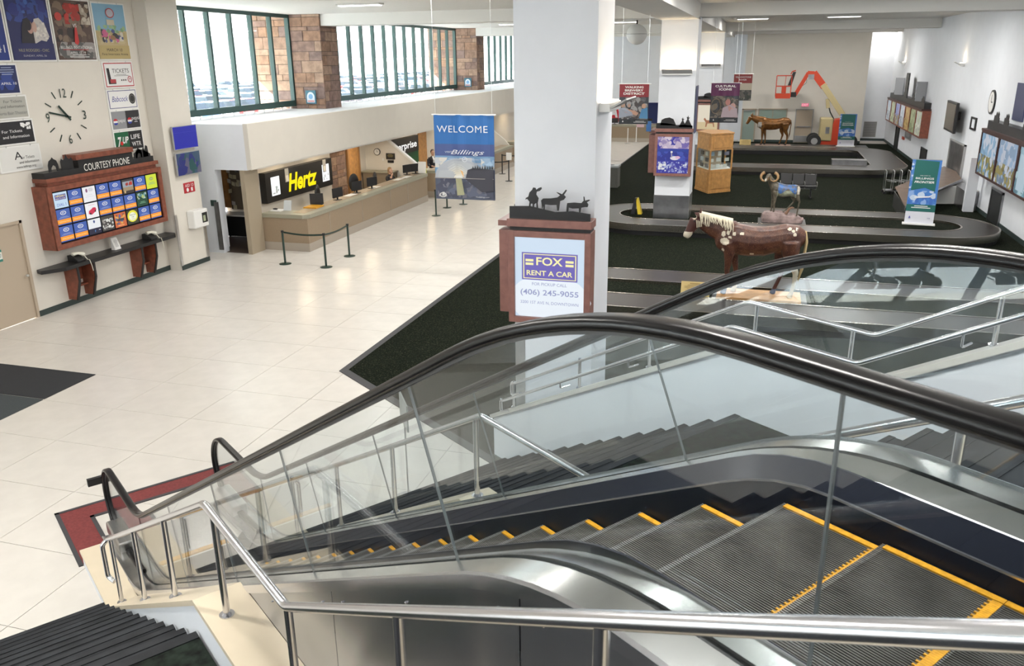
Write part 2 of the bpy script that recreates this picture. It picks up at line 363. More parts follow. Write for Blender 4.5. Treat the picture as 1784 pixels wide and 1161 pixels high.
# stone pillars with every visible stone laid singly
def pillar(y0, y1, x0=-15.6, x1=-18.5, lab=''):
    m_core = mat('dark_mortar', (.10, .075, .06), .9); core = MB().box(x1, y0 + .04, 0, x0 - .04, y1 - .04, CZ); p = struct('wall_pillar', core, m_core)
    def face(o, u, wd, n, z0=0):
        z = z0; r = random
        while z < CZ - .02:
            h = min(r.choice((.14, .22, .32, .36, .42)), CZ - z); a = 0
            if CZ - z - h < .08: h = CZ - z
            while a < wd - .01:
                l = r.choice((.35, .5, .7, .95)); l = wd - a if wd - a - l < .25 else l
                t = r.uniform(.036, .06)
                MB().obox(V(o) + u * (a + .009) + Z * (z + .009) - n * .02, u * (l - .018), Z * (h - .018), n * t).build('stone', r.choice(STONES), p); a += l
            z += h
    face((wx + .08, y0 + .04, 0), X, x0 - wx - .08, -Y); face((x0 - .04, y0 + .02, 0), Y, y1 - y0 - .04, X); face((x1, y0 + .04, LZ), X, wx - .1 - x1, -Y, LZ * 0)
    return p
pillar(28.5, 29.8); pillar(46.1, 47.4)
# beams
bm_ = MB(); bm_.box(-15.6, 28.6, 6.70, RWX, 29.7, CZ); struct('ceiling_beam', bm_, m_ceil)
bm_ = MB(); bm_.box(-15.6, 46.0, 6.68, RWX, 47.1, CZ); struct('ceiling_beam', bm_, m_ceil)
bm_ = MB(); bm_.box(-15.2, 11.4, 6.70, RWX, 12.5, CZ); struct('ceiling_beam', bm_, m_ceil)
bm_ = MB(); bm_.box(-15.6, 58.2, 6.78, RWX, 58.7, CZ); struct('ceiling_beam', bm_, m_ceil)
bm_ = MB(); 
for a_, b_ in ((-10, 11.4), (12.5, 28.6), (29.7, 46.0), (47.1, 58.2)): bm_.box(-3.33, a_, 6.62, -2.17, b_, CZ)
struct('ceiling_beam', bm_, m_ceil)
# columns
CX0, CX1 = -3.33, -2.17
def column(y0, clad=True):
    c_ = struct('column', MB().box(CX0, y0, 0, CX1, y0 + 1.24, 6.7), m_white)
    f = MB().box(CX0 - .012, y0 - .012, .0, CX1 - .0, y0, 1.08)
    if clad: f.build('steel_cladding', m_dsteel, c_, bevel=.003); MB().box(CX1, y0 - .01, 0, CX1 + .012, y0 + 1.24, 1.08).build('steel_cladding', m_steel, c_)
    else: MB().box(CX0 - .01, y0 - .012, 0, CX0 + .14, y0, 1.9).build('corner_guard', m_steel, c_)
    return c_
column(11.4, False); column(28.2); column(45.3); column(62.0 - 1.4)
# ceiling fixtures: recessed linear troffers, all of them lit
def fixture(x, y, ln=1.25, lab=''):
    t = thing('ceiling_light', lab, 'light', (x, y, CZ), 0, 'recessed linear ceiling lights')
    MB().box(x - ln / 2 - .05, y - .17, CZ - .05, x + ln / 2 + .05, y + .17, CZ).build('housing', m_white_p, t)
    MB().box(x - ln / 2, y - .12, CZ - .07, x + ln / 2, y + .12, CZ - .05).build('diffuser', m_lamp, t)
    a = bpy.data.lights.new('lamp', 'AREA'); a.shape = 'RECTANGLE'; a.size = ln; a.size_y = .24; a.energy = LAMP * (.22 if y > 59 else 1) * (1.7 if y < 10 else (.8 if x < -9 else (2.3 if x > 0 else 1.15))); a.color = (1, .965, .91)
    o = bpy.data.objects.new('lamp', a); C.objects.link(o); o.parent = t; o.location = (0, 0, -.08)
seen = {(-11.7, 23.9): 'first lit ceiling strip, nearest the front, above the car hire counters', (-12.0, 41): 'lit ceiling strip behind the left beam, by the tall white column', (-.8, 40.9): 'left lit strip of the pair in the baggage hall ceiling', (3.0, 40.6): 'right lit strip of the pair in the baggage hall ceiling', (-6.7, 41.3): 'lit ceiling strip beside the globe speaker'}
for (x, y), lb in seen.items(): fixture(x, y, 1.3, lb)
for x in (-11.5, -6.0, -.5, 3.6):  # rightmost strips are unseen, added to brighten the right wall
    for y in (3.5, 14.5, 19.5): fixture(x if (x, y) != (-11.5, 3.5) else -7.5, y if (x, y) != (-11.5, 3.5) else 6.0, 1.3, 'lit ceiling strip out of view above the near hall')  # the shifted strip is added to brighten the far stair wall
for x in (-6.0, 1.0, 3.9): fixture(x, 24, 1.3, 'lit ceiling strip out of view above the carousels')  # strip nearest the right wall is added to lift that wall
for x in (-12, -6.5, -.5, 4): fixture(x, 52.5, 1.3, 'lit ceiling strip above the far end of the hall')
for x in (-12, 0, 4.0): fixture(x, 34, 1.3, 'lit ceiling strip above the middle of the hall')  # rightmost one is an unseen addition that brightens the right wall
fixture(6.95, 59.9, .8, 'short unseen ceiling strip added to brighten the alcove beyond the far wall')  # added lamp, no fitting seen here; lifts the alcove walls
for x in (-12, -4, 4): fixture(x, -6, 1.3, 'lit ceiling strip out of view behind the stairs')
# small office downlights under the soffit
def downlight(x, y):
    t = thing('downlight', 'warm soffit light behind the fascia of the car hire desks', 'light', (x, y, 2.5), 0, 'soffit lights')
    MB().box(x - .08, y - .45, 2.47, x + .08, y + .45, 2.5).build('diffuser', m_warm, t)
    a = bpy.data.lights.new('lamp', 'AREA'); a.shape = 'RECTANGLE'; a.size = .14; a.size_y = .9; a.energy = 16; a.color = (1, .78, .5)
    o = bpy.data.objects.new('lamp', a); C.objects.link(o); o.parent = t; o.location = (0, 0, -.04)
for y in (24.6, 27.3, 29.8, 33.0, 36, 40, 45, 51): downlight(-14.75, y)
# uplights on the columns and on the right wall
def sconce(loc, rot, wd, lab, e=60, big=True):
    t = thing('uplight', lab, 'light', loc, rot, None)
    b = MB(); b.box(-wd / 2, -.16, -.10, wd / 2, 0, .02); b.build('housing', m_white_p, t, local=True, bevel=.01)
    MB().obox((-wd / 2, -.16, -.06), (wd, 0, 0), (0, -.22, .12), (0, .01, .02)).build('shade', m_grey_p if big else m_white_p, t, local=True)
    MB().box(-wd / 2 + .03, -.13, .02, wd / 2 - .03, -.03, .035).build('diffuser', m_warm, t, local=True)
    a = bpy.data.lights.new('lamp', 'AREA'); a.shape = 'RECTANGLE'; a.size = wd - .1; a.size_y = .12; a.energy = e; a.color = (1, .76, .46)
    o = bpy.data.objects.new('lamp', a); C.objects.link(o); o.parent = t; o.location = (0, -.12, .06); o.rotation_euler = (math.radians(168), 0, 0)
sconce((CX1, 12.0, 4.92), math.pi / 2, .9, 'uplight on the right side of the tall foreground column', 22)
sconce((-2.75, 28.2, 5.05), 0, .95, 'uplight on the front of the second white column', 20)
sconce((-2.75, 45.3, 5.05), 0, .95, 'uplight on the front of the third white column', 20)
sconce((-2.6, 60.6, 5.05), 0, .95, 'uplight on the furthest white column', 20)
sconce((RWX, 56, 5.0), -math.pi / 2, .3, 'small wall uplight at the far end of the right wall', 7, False)
sconce((RWX, 39.8, 5.1), -math.pi / 2, .3, 'small wall uplight above the wall television on the right wall', 7, False)
sconce((-6.0, 59.79, 5.05), 0, .3, 'small wall uplight between the first two columns', 16, False)
# globe loudspeaker
t = thing('globe_speaker', 'round white globe loudspeaker hanging from the ceiling beam', 'speaker', (-5.25, 36, 6.9))
MB().box(-5.75, 35.8, 6.93, -4.85, 36.2, CZ).build('mount_plate', m_white_p, t); MB().cyl((-5.25, 36, 6.75), .03, .2, 8).build('stem', m_black, t)
mb = MB().ell((-5.25, 36, 6.38), .42, .42, .40, 24, 14); mb.build('globe', m_white_p, t, smooth=True)
MB().cyl((-5.25, 36, 6.385), .425, .012, 24).build('seam', m_black, t); 

# doors and windows of the walls
dr = MB().box(LW - .06, 13.16, .01, LW - .02, 14.27, 2.18); d1 = struct('door_1', dr, m_tan)
fr = MB(); fr.box(LW - .1, 14.27, 0, LW + .02, 14.34, 2.24); fr.box(LW - .1, 13.1, 2.18, LW + .02, 14.34, 2.24); fr.box(LW - .1, 13.1, 0, LW + .02, 13.16, 2.24); fr.build('frame', m_tan, d1)
MB().cyl((LW + .02, 14.17, 1.0), .02, .02).ell((LW + .07, 14.17, 1.02), .035, .035, .035).build('handle', m_steel, d1, smooth=True)
a = Art((LW - .02, 13.55, 1.45), Y, Z, .16, .26); a.rect(0, 0, 1, 1, (.75, .78, .75)).rect(0, .0, 1, .2, (.02, .2, .16)).rect(0, .8, 1, 1, (.02, .2, .16)).bars(.1, .9, .68, .05, 4, .06, (.15, .2, .2)).build('notice', d1)
d2 = struct('door_2', MB().box(2.05, 58.72, .01, 3.07, 58.76, 2.1), m_tan)
fr = MB(); fr.box(2.0, 58.66, 0, 2.06, 58.76, 2.15); fr.box(3.06, 58.66, 0, 3.12, 58.76, 2.15); fr.box(2, 58.66, 2.09, 3.12, 58.76, 2.15); fr.build('frame', m_grey_p, d2)
MB().box(2.15, 58.62, 1.0, 2.98, 58.68, 1.06).build('push_bar', m_dsteel, d2); MB().box(2.08, 58.70, .05, 3.04, 58.722, .45).build('kick_plate', m_steel, d2)
d3 = struct('door_3', MB().box(-1.3, 58.72, .01, -.52, 58.76, 2.1), mat('pale_green_door', (.33, .42, .38), .5))
fr = MB(); fr.box(-1.38, 58.66, 0, -1.28, 58.76, 2.15); fr.box(-.54, 58.66, 0, -.46, 58.76, 2.15); fr.box(-1.38, 58.66, 2.07, -.46, 58.76, 2.15); fr.build('frame', m_tan, d3); MB().box(-1.2, 58.6, 2.0, -.7, 58.66, 2.06).build('closer', m_grey_p, d3)
w4 = struct('window_4', MB().box(-.30, 58.66, .95, 1.45, 58.7, 1.0).box(-.34, 58.66, .95, -.28, 58.76, 2.15).box(1.43, 58.66, .95, 1.49, 58.76, 2.15).box(-.34, 58.66, 2.1, 1.49, 58.76, 2.17).box(.55, 58.66, .95, .60, 58.76, 2.15), m_tan)
for x0, x1 in ((-.28, .55), (.6, 1.43)):
    bl = MB(); 
    for k in range(18): bl.box(x0, 58.74, 1.0 + k * .061, x1, 58.76, 1.05 + k * .061)
    bl.build('blind', mat('pale_green_blind', (.40, .48, .45), .5), w4); MB().box(x0, 58.715, 1.0, x1, 58.72, 2.1).build('pane', m_pane, w4)
dark = struct('wall_office_far', MB().box(-1.5, 59.3, 0, 6, 59.4, 2.4), m_tan)
def wdoor(i, y0, y1, h, mtl, frm, steel=False):
    d = struct('door_%d' % i, MB().box(RWX - .03, y0 + .05, .01, RWX - .01, y1 - .05, h - .05), mtl)
    f = MB(); f.box(RWX - .06, y0, 0, RWX, y0 + .07, h); f.box(RWX - .06, y1 - .07, 0, RWX, y1, h); f.box(RWX - .06, y0, h - .07, RWX, y1, h); f.build('frame', frm, d); return d
m_vdark = mat('very_dark_opening', (.012, .014, .014), .5)
wdoor(5, 30.6, 32.1, 1.15, m_vdark, m_dsteel); wdoor(6, 45.0, 46.6, 1.05, m_vdark, m_vdark); wdoor(7, 54.5, 55.8, 1.5, m_vdark, m_vdark)
steel = struct('door_8', MB().box(RWX - .05, 37.1, .7, RWX - .01, 39.8, 2.0), m_dsteel)
sf_ = MB(); sf_.box(RWX - .08, 37.0, .7, RWX, 37.1, 2.06); sf_.box(RWX - .08, 39.8, .7, RWX, 39.9, 2.06); sf_.box(RWX - .08, 37, 2.0, RWX, 39.9, 2.06); sf_.build('frame', m_grey_p, steel)
# vent grille in the alcove
v_ = thing('wall_vent', 'square slatted air vent low on the alcove wall beyond the boom lift', 'vent', (6.8, 60.8, .3))
MB().box(6.45, 60.77, .25, 7.25, 60.8, 1.25).build('frame', m_grey_p, v_)
for k in range(9): MB().box(6.5, 60.75, .3 + k * .105, 7.2, 60.775, .36 + k * .105).build('slat', mat('vent_slat', (.22, .22, .22), .5), v_)
# corner steel guards
one('corner_guard', MB().box(-15.195, 18.86, .13, -15.17, 18.95, 1.55), m_steel, 'steel corner guard on the pilaster edge beside the phone shelf', 'guard')
one('corner_guard', MB().box(-15.195, 20.03, .13, -15.17, 20.14, 1.55), m_steel, 'steel corner guard on the far edge of the pilaster, below the dispenser', 'guard')
one('corner_guard', MB().box(-15.5, 21.06, .1, -15.36, 21.095, 1.55), m_dsteel, 'dark steel corner guard beside the small office doorway', 'guard')

# ---------------------------------------------------------------- lounge facade (seen only as reflection, lets the sun in)
fc = struct('window_9', MB().box(-19.1, -14.5, 0, -18.9, 2.0, .6).box(-19.1, -14.5, 3.7, -18.9, 2.0, CZ), m_greenframe)
yy = -14.5
while yy < 2.0: MB().box(-19.06, yy, .6, -18.94, yy + .26, 3.7).build('mullion', m_greenframe, fc); MB().box(-19.01, yy + .26, .6, -18.99, min(2, yy + 1.65), 3.7).build('pane', m_pane, fc); yy += 1.65

# ---------------------------------------------------------------- outside
m_lot = mat('sunlit_concrete_lot', (.55, .55, .54), .9, noise=.08, nscale=.5)
struct('ground', MB().box(-420, -200, -.4, -21.0, 520, -.05), m_lot)
t = thing('entrance_canopy', 'long pale canopy roof running past outside the clerestory windows', 'canopy', (-29, 60, 0))
MB().box(-31, -5, 5.6, -27, 190, 6.7).build('roof', mat('canopy_grey', (.42, .46, .46), .7), t)
for y in range(0, 190, 16): MB().box(-29.2, y, -.05, -28.8, y + .4, 5.6).build('post', m_white, t)
# ================================================================ ESCALATOR AND STAIRS (frame: d = downhill, e = across, z)
SL = .577; UZ = 3.9
def prof(dz, w1, w2, dtop=1.66, dbot=8.42):
    def f(d):
        z = UZ
        def ramp(x, w_): return 0 if x < -w_ / 2 * 2 else (x if x > w_ else (x + w_) ** 2 / (4 * w_))
        return UZ - SL * (ramp(d - dtop, w1) - ramp(d - dbot, w2)) + dz
    return f
stepz = prof(0, .22, .3); deckz = prof(.19, .42, .42); railz = prof(1.02, .62, .3, 1.68, 8.47)
def pth(f, d0, d1, n=70): return [(d0 + (d1 - d0) * i / n, f(d0 + (d1 - d0) * i / n)) for i in range(n + 1)]
esc = thing('escalator', 'glass-sided escalator with black handrails and yellow-edged steps beside the near stairs', 'escalator', W(8.5, 2.16, 0))
cen = 2.16
def rnd(w_, h_, r, n=4):
    pts = []
    for cx_, cy_, a0 in ((w_ / 2 - r, h_ - r, 0), (-w_ / 2 + r, h_ - r, 90), (-w_ / 2 + r, r, 180), (w_ / 2 - r, r, 270)):
        for i in range(n + 1): a = math.radians(a0 + 90 * i / n); pts.append((cx_ + r * math.cos(a), cy_ + r * math.sin(a)))
    return pts
NC, NR = 9.72, .43
def railpath(off=0, end=-150):
    p = pth(railz, -1.6, NC, 110); zc = railz(NC) - NR
    return p + [(NC + NR * math.sin(math.radians(a)), zc + NR * math.cos(math.radians(a))) for a in range(8, 184, 8)]
for sgn in (-1, 1):
    er = cen + sgn * .66
    rp_ = railpath(); zc = railz(NC) - NR
    low = [(NC - .25 * i, zc - NR + .015 * i) for i in range(1, 5)]
    mb = MB().sweep(rp_ + low, [(a, b - .022) for a, b in rnd(.082, .044, .019)], er); h = mb.build('handrail', m_rubber, esc, smooth=True)
    mb = MB().sweep(rp_, [(-.012, -.034), (.012, -.034), (.012, -.02), (-.012, -.02)], er); mb.build('handrail_guide', m_black, esc, smooth=True)
    # glass panels between slanted joints
    J = [(-1.6, -1.6), (-.64, -.64), (.84, .84), (2.32, 2.64), (3.79, 4.12), (5.26, 5.59), (6.73, 7.06), (8.25, 8.45)]
    for (b0, t0), (b1, t1) in zip(J, J[1:]):
        b0 += .004; t0 += .004; b1 -= .004; t1 -= .004; n = 12; mb = MB(); r1, r2 = [], []
        for i in range(n + 1):
            u = i / n; db, dt = b0 + (b1 - b0) * u, t0 + (t1 - t0) * u; r1.append((db, deckz(db) - .03)); r2.append((dt, railz(dt) - .028))
        loop = r1 + r2[::-1]; vs = [W(d, er - .005, z) for d, z in loop] + [W(d, er + .005, z) for d, z in loop]; N = len(loop)
        fs = [(i, i + 1, N - 2 - i, N - 1 - i) for i in range(n)] + [(N + N - 1 - i, N + N - 2 - i, N + i + 1, N + i) for i in range(n)]
        mb.add(vs, fs); mb.build('glass_panel', m_glass, esc)
        mb = MB(); j0, j1 = W(b1, er, deckz(b1) - .02), W(t1, er, railz(t1) - .03); mb.obox(j0 - E * .0055, (j1 - j0), E * .011, D * .006); mb.build('glass_joint', m_joint, esc)
    arc = [(NC + (NR - .03) * math.sin(math.radians(a)), zc + (NR - .03) * math.cos(math.radians(a))) for a in range(0, 181, 12)]
    top = [(8.45 + (NC - 8.45) * i / 4, railz(8.45 + (NC - 8.45) * i / 4) - .028) for i in range(4)] + arc
    loop = top + [(8.25, deckz(8.25) - .03)]; MB().prism([W(d, er - .005, z) for d, z in loop], E * .010).build('glass_panel', m_glass, esc)
    # decks: outer, slot, inner; then panel and skirt
    P1 = pth(deckz, -1.6, 8.9, 90) + [(9.5, .13), (9.95, .10)]
    s_ = sgn
    def strip(name, a, b, za, zb, m, th=.02, path=P1, label=None):
        q = [(s_ * a, za), (s_ * b, zb), (s_ * b, zb - th), (s_ * a, za - th)]; return MB().sweep(path, q, er).build(name, m, esc, smooth=True, label=label)
    strip('outer_deck', .016, .165, .0, -.004, m_deck); strip('deck_edge', .160, .176, .006, .000, m_chrome, .05)
    strip('glass_slot', -.016, .016, -.016, -.016, m_black, .03)
    strip('inner_deck', -.140, -.016, -.030, .0, m_deck); strip('inner_edge', -.154, -.138, -.030, -.022, mat('dull_edge_steel', (.42, .42, .43), .42, 1), .035)
    P2 = pth(stepz, -1.6, 8.9, 90)
    MB().sweep(P2, [(s_ * -.150, .165), (s_ * -.140, .165), (s_ * -.215, .085), (s_ * -.225, .085)], er).build('skirt_panel', m_navy, esc, smooth=True)
    MB().sweep(P2, [(s_ * -.214, .088), (s_ * -.232, .088), (s_ * -.232, .076), (s_ * -.214, .076)], er).build('skirt_trim', m_chrome, esc, smooth=True)
    MB().sweep(P2, [(s_ * -.222, .080), (s_ * -.232, .080), (s_ * -.236, -.30), (s_ * -.222, -.30)], er).build('skirt', m_navy, esc, smooth=True)
    # outer cladding hanging below the deck, in sheets with rivets
    seams = [-1.6, .55, 1.72, 3.18, 4.9, 6.9, 9.9]
    for a, b in zip(seams, seams[1:]):
        n = 10; q = [(a + .003 + (b - a - .006) * i / n) for i in range(n + 1)]; e_ = er + sgn * .168
        lo = [W(x, e_, max(0, deckz(x) - 1.25) if x < 8.7 else 0) for x in q]; hi = [W(x, e_, (deckz(x) if x < 8.9 else .13) - .012) for x in q]
        mb = MB(); mb.add(lo + hi, [(i, i + 1, n + 2 + i, n + 1 + i) for i in range(n)]); 
        mb.build('side_cladding', m_clad, esc)
        for x in (a + .12, (a + b) / 2, b - .12):
            if x < 8: MB().ell(W(x, e_ + sgn * .003, deckz(x) - .12), .006, .006, .006, 8, 5).build('rivet', m_chrome, esc)
    # newel skirting and end
    MB().prism([W(8.9, er - .14, 0), W(9.95, er - .14, 0), W(9.95, er + .14, 0), W(8.9, er + .14, 0)], Z * .10).build('newel_base', m_deck, esc)
    MB().prism([W(9.35, er - .10, .1), W(10.0, er - .10, .1), W(10.0, er + .10, .1), W(9.35, er + .10, .1)], Z * .16).build('inlet_box', m_black if False else m_steel, esc, bevel=.02)
    MB().obox(W(10.0, er - .06, .12), E * .12, D * .006, Z * .1).build('inlet_brush', m_dgreen, esc)
# steps, ribbed
SW = .84; e0s = cen - SW / 2; nr = 76; pit = SW / nr
mr = MB(); 
for k in range(nr):
    o = V((k * pit + pit * .22, -.0, -.010)); a, b, c_ = X * pit * .5, Y * -.403, Z * .010
    vs = [o, o + a, o + a + b, o + b, o + c_, o + a + c_, o + a + b + c_, o + b + c_]; mr.add(vs, [(4, 5, 6, 7), (0, 1, 5, 4), (1, 2, 6, 5), (3, 0, 4, 7)])
    # riser cleats
    o = V((k * pit + pit * .22, 0, -.012)); mr.add([o, o + a, o + a + V((0, -.0, -.21)), o + V((0, 0, -.21)), o + V((0, .009, 0)), o + a + V((0, .009, 0))], [(0, 1, 2, 3)])
proto_step = None
def stepobj(d, z):
    global proto_step
    if proto_step is None:
        b = MB(); b.box(.0, -.403, -.03, SW, 0, -.0095); b.box(0, -.02, -.24, SW, -.004, -.012)
        st_ = b.build('step', m_cleat, esc, local=True)
        mr.build('cleats', m_cleat, st_, local=True)
        tt = MB()
        for k in range(nr): tt.box((k + .2) * pit, -.006, -.022, (k + .70) * pit, .014, .001)
        tt.build('comb_teeth', mat('bright_aluminium', (.30, .30, .30), .4, .8), st_, local=True)
        y_ = MB(); y_.box(SW - .032, -.403, -.006, SW - .004, .0, .004); y_.box(.004, -.403, -.006, .032, 0, .004); 
        for k in range(nr - 6): y_.box((k + 3.1) * pit, -.403, -.006, (k + 3.75) * pit, -.362 - (.010 if k % 2 else 0), .0035)
        y_.box(.04, -.403, -.006, SW - .04, -.372, .003)
        y_.build('yellow_edge', m_yellow, st_, local=True); proto_step = st_; st = st_
    else:
        st = proto_step.copy(); C.objects.link(st)
        for k in kids(proto_step): q = k.copy(); C.objects.link(q); q.parent = st
    # local x = E, local y = D
    Lc = WM[esc.name].inverted(); st.parent = esc; st.location = Lc @ W(d, e0s, z)
    st.rotation_euler = (0, 0, math.atan2(E.y, E.x))
d = 1.21 - .405 * 6
while d < 9.0:
    stepobj(d, stepz(d)); s1 = (stepz(d + .2) - stepz(d)) / .2; d += .405 * (1 if abs(s1) < .02 else 1 / math.sqrt(1 + s1 * s1) * 1.035)
cb = MB().prism([W(9.05, e0s, -.02), W(9.95, e0s, -.02), W(9.95, e0s + SW, -.02), W(9.05, e0s + SW, -.02)], Z * .035); cb.build('comb_plate', m_deck, esc)
MB().prism([W(9.03, e0s, 0), W(9.1, e0s, 0), W(9.1, e0s + SW, 0), W(9.03, e0s + SW, 0)], Z * .02).build('comb_strip', m_yellow, esc)
MB().prism([W(-1.6, cen - .8, 3.0), W(9.0, cen - .8, -.01), W(9.0, cen + .8, -.01), W(-1.6, cen + .8, 3.0)], Z * .01).build('truss_pan', m_black, esc)

# small emergency stop tab on the near newel and safety tab sticking out from the handrail
tag(MB().cbox(W(10.20, 1.40, .83), E, Z, D, .26, .10, .10).build('safety_tab', m_black, esc), '', '') if False else None
MB().obox(W(10.13, 1.31, .70), E * .17, D * .05, Z * .09).build('safety_tab', m_black, esc)

# knee walls between escalator and stairs, cream coping and pipe rails
def copz(dz=0): 
    def f(d):
        if d > 8.3: return .2 + dz
        if d > 4.6: return .2 + (8.3 - d) / 3.7 * 2.22 + dz
        if d > 3.35: return 2.42 + dz
        return min(2.42 + (3.35 - d) * .577 + dz, 4.08)
    return f
cz = copz()
def kinks(f, ds): return [(d, f(d)) for d in ds]
KD = [-1.6, .47, 3.35, 4.6, 8.3, 9.62]
def kneewall(e0, e1, lip, lab, name='knee_wall'):
    t = thing(name, lab, 'wall', W(9.0, (e0 + e1) / 2, 0))
    lo = [(d, 0) for d, z in kinks(cz, KD)]; hi = kinks(cz, KD); pts = [W(d, e0 + .015, z - .03) for d, z in hi] + [W(9.6, e0 + .015, 0), W(-1.6, e0 + .015, 0)]
    MB().prism(pts, E * (e1 - e0 - .03)).build('body', m_white, t)
    MB().sweep(hi, [(e0 - (e0 + e1) / 2, 0), (e1 - (e0 + e1) / 2, 0), (e1 - (e0 + e1) / 2, -.035), (e0 - (e0 + e1) / 2, -.035)], (e0 + e1) / 2).build('coping', m_coping, t)
    return t
kneewall(1.03, 1.33, 0, 'low white knee wall with cream coping between near stairs and escalator')
kneewall(2.99, 3.27, 0, 'low white knee wall with cream coping on the far side of the escalator')
def flange(p, t, r=.045): MB().cyl(p, r, .012, 16).cyl(p + Z * .012, r * .6, .01, 16).build('flange', m_chrome, t, smooth=True)
def corner(pts, r=.05, n=4):
    out = [pts[0]]
    for a, b, c_ in zip(pts, pts[1:], pts[2:]):
        u, v = (a - b).normalized(), (c_ - b).normalized(); p, q = b + u * r, b + v * r
        for i in range(n + 1): s = i / n; out.append(p * (1 - s) ** 2 + b * 2 * s * (1 - s) + q * s * s)
    return out + [pts[-1]]
R_ = .024
def piperail(e, posts, lab, side, h=.70, end=True):
    t = thing('pipe_handrail', lab, 'handrail', W(8.2, e, .2))
    f = lambda d: cz(d) + h
    p = [W(-1.6, e, 4.86), W(.28, e, 4.80), W(3.30, e, 3.08), W(4.48, e, 3.10), W(8.20, e, 1.01)]
    if end: p += [W(8.34, e, 1.01), W(8.36, e, .30)] if False else [W(8.28, e, .96), W(8.28, e + side * .06, .93), W(8.28, e + side * .06, .55), W(8.2, e + side * .02, .52)]
    MB().tube(corner(p, .04), R_, 14).build('rail', m_chrome, t, smooth=True)
    def rz(d):
        q = [(x.dot(D), x.z) for x in p[:5]]
        for (a, za), (b, zb) in zip(q, q[1:]):
            if a <= d <= b: return za + (zb - za) * (d - a) / (b - a)
        return q[-1][1]
    for d in posts:
        MB().cyl(W(d, e, cz(d)), .021, rz(d) - cz(d) - .01, 14).build('post', m_chrome, t, smooth=True); flange(W(d, e, cz(d) - .005), t)
piperail(1.15, [8.12, 6.83, 5.62, 4.33, 3.28, 2.18, 1.17, .1], 'brushed steel pipe handrail in the foreground beside the near stairs', -1)
piperail(3.13, [8.3, 7.05, 5.85, 4.55, 3.4, 2.3, 1.25, .1], 'brushed steel pipe handrail seen through the glass, beyond the escalator', 1)
# the two staircases
def stairs(e0, e1, lab):
    t = thing('staircase', lab, 'stairs', W(8.44, (e0 + e1) / 2, 0)); w_ = e1 - e0
    n = 13; r = 2.17 / n; tr = (8.44 - 4.62) / (n - 1)
    def stp(d0, d1, z, zl, m):
        b = MB(); b.obox(W(d0, e0, zl), E * w_, D * (d1 - d0), Z * (z - zl)); s = b.build('step', m, t)
        n_ = MB(); n_.obox(W(d1 - .05, e0, z), E * w_, D * .055, Z * .006); n_.obox(W(d1, e0, z - .035), E * w_, D * .006, Z * .041); n_.build('nosing', m_tread, s)
    for i in range(n - 1): d1 = 8.44 - tr * i; stp(d1 - tr, d1, r * (i + 1), r * i - .1 if i else 0, m_tread)
    b = MB(); b.obox(W(3.36, e0, 1.95), E * w_, D * (4.62 - 3.36), Z * .22); b.build('landing', m_stcarp, t)
    b = MB(); b.obox(W(4.56, e0, 2.12), E * w_, D * .07, Z * .056); b.build('landing_nosing', m_tread, t)
    n = 10; r2 = (UZ - 2.17) / n; tr = .292
    for i in range(n): d1 = 3.36 - tr * i; stp(d1 - tr if i < n - 1 else -1.6, d1, 2.17 + r2 * (i + 1), 2.17 + r2 * i - .1, m_stcarp if False else m_tread)
stairs(-1.9, 1.03, 'black rubber-tread stairs with a carpeted landing at the lower left')
stairs(3.27, 6.3, 'black rubber-tread stairs between the escalator and the long white wall')
# long white wall beyond the far stairs
t = thing('stair_wall', 'long white stair wall with grey coping beyond the far stairs', 'wall', W(8.2, 6.45, 0))
def wz(d):
    if d > 8.7: return .76
    if d > 4.74: return .76 + (8.7 - d) / 3.96 * 2.12
    if d > 3.4: return 2.88
    return 2.88 + (3.4 - d) * .60
KW = [-1.6, 1.6, 3.4, 4.74, 8.7]
pts = [W(d, 6.3, wz(d) - .05) for d in KW] + [W(8.7, 6.3, 0), W(-1.6, 6.3, 0)]
MB().prism(pts, E * .28).build('body', m_white, t)
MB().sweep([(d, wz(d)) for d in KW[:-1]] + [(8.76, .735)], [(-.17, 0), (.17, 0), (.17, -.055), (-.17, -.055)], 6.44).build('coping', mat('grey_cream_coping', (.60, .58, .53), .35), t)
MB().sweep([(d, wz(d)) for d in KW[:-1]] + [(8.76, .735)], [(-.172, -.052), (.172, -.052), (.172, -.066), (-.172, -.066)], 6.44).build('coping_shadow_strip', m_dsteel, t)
MB().obox(W(3.0, 6.27, 0), D * 5.7, E * .03, Z * .13).build('skirting', m_base, t)
def wrail(e, dz, posts, lab, side, end, ez=0):
    t = thing('wall_handrail', lab, 'handrail', W(8.5, e, .8)); f = lambda d: wz(d) + dz
    hi = [W(-1.6, e, f(1.0) + .3), W(1.0, e, f(1.0)), W(3.4, e, f(3.4)), W(4.70, e, f(4.74)), W(8.42, e, f(8.5))]
    hi += [W(8.5, e + end * .22, f(8.5)), W(8.5, e + end * .22, f(8.5) - .2), W(8.3, e + end * .2, f(8.5) - .2 + .09)]
    MB().tube(corner(hi, .05), .021, 12).build('rail', m_chrome, t, smooth=True)
    for d in posts:
        if side == 0: MB().cyl(W(d, e, wz(d)), .019, f(d) - wz(d), 10).build('post', m_chrome, t, smooth=True); flange(W(d, e, wz(d)), t, .04)
        else: MB().tube(corner([W(d, e, f(d) - .02), W(d, e, f(d) - .12), W(d, e + .16, f(d) - .12)], .03), .010, 8).build('bracket', m_chrome, t, smooth=True)
wrail(6.47, .40, [8.45, 7.1, 5.95, 4.6, 3.6, 2.47, 1.2], 'upper steel pipe rail standing on the coping of the white stair wall', 0, .0)
wrail(6.24, .20, [7.2, 6.05, 4.5, 2.6, 1.3], 'lower steel pipe rail bracketed to the stair side of the white wall', 1, .2)
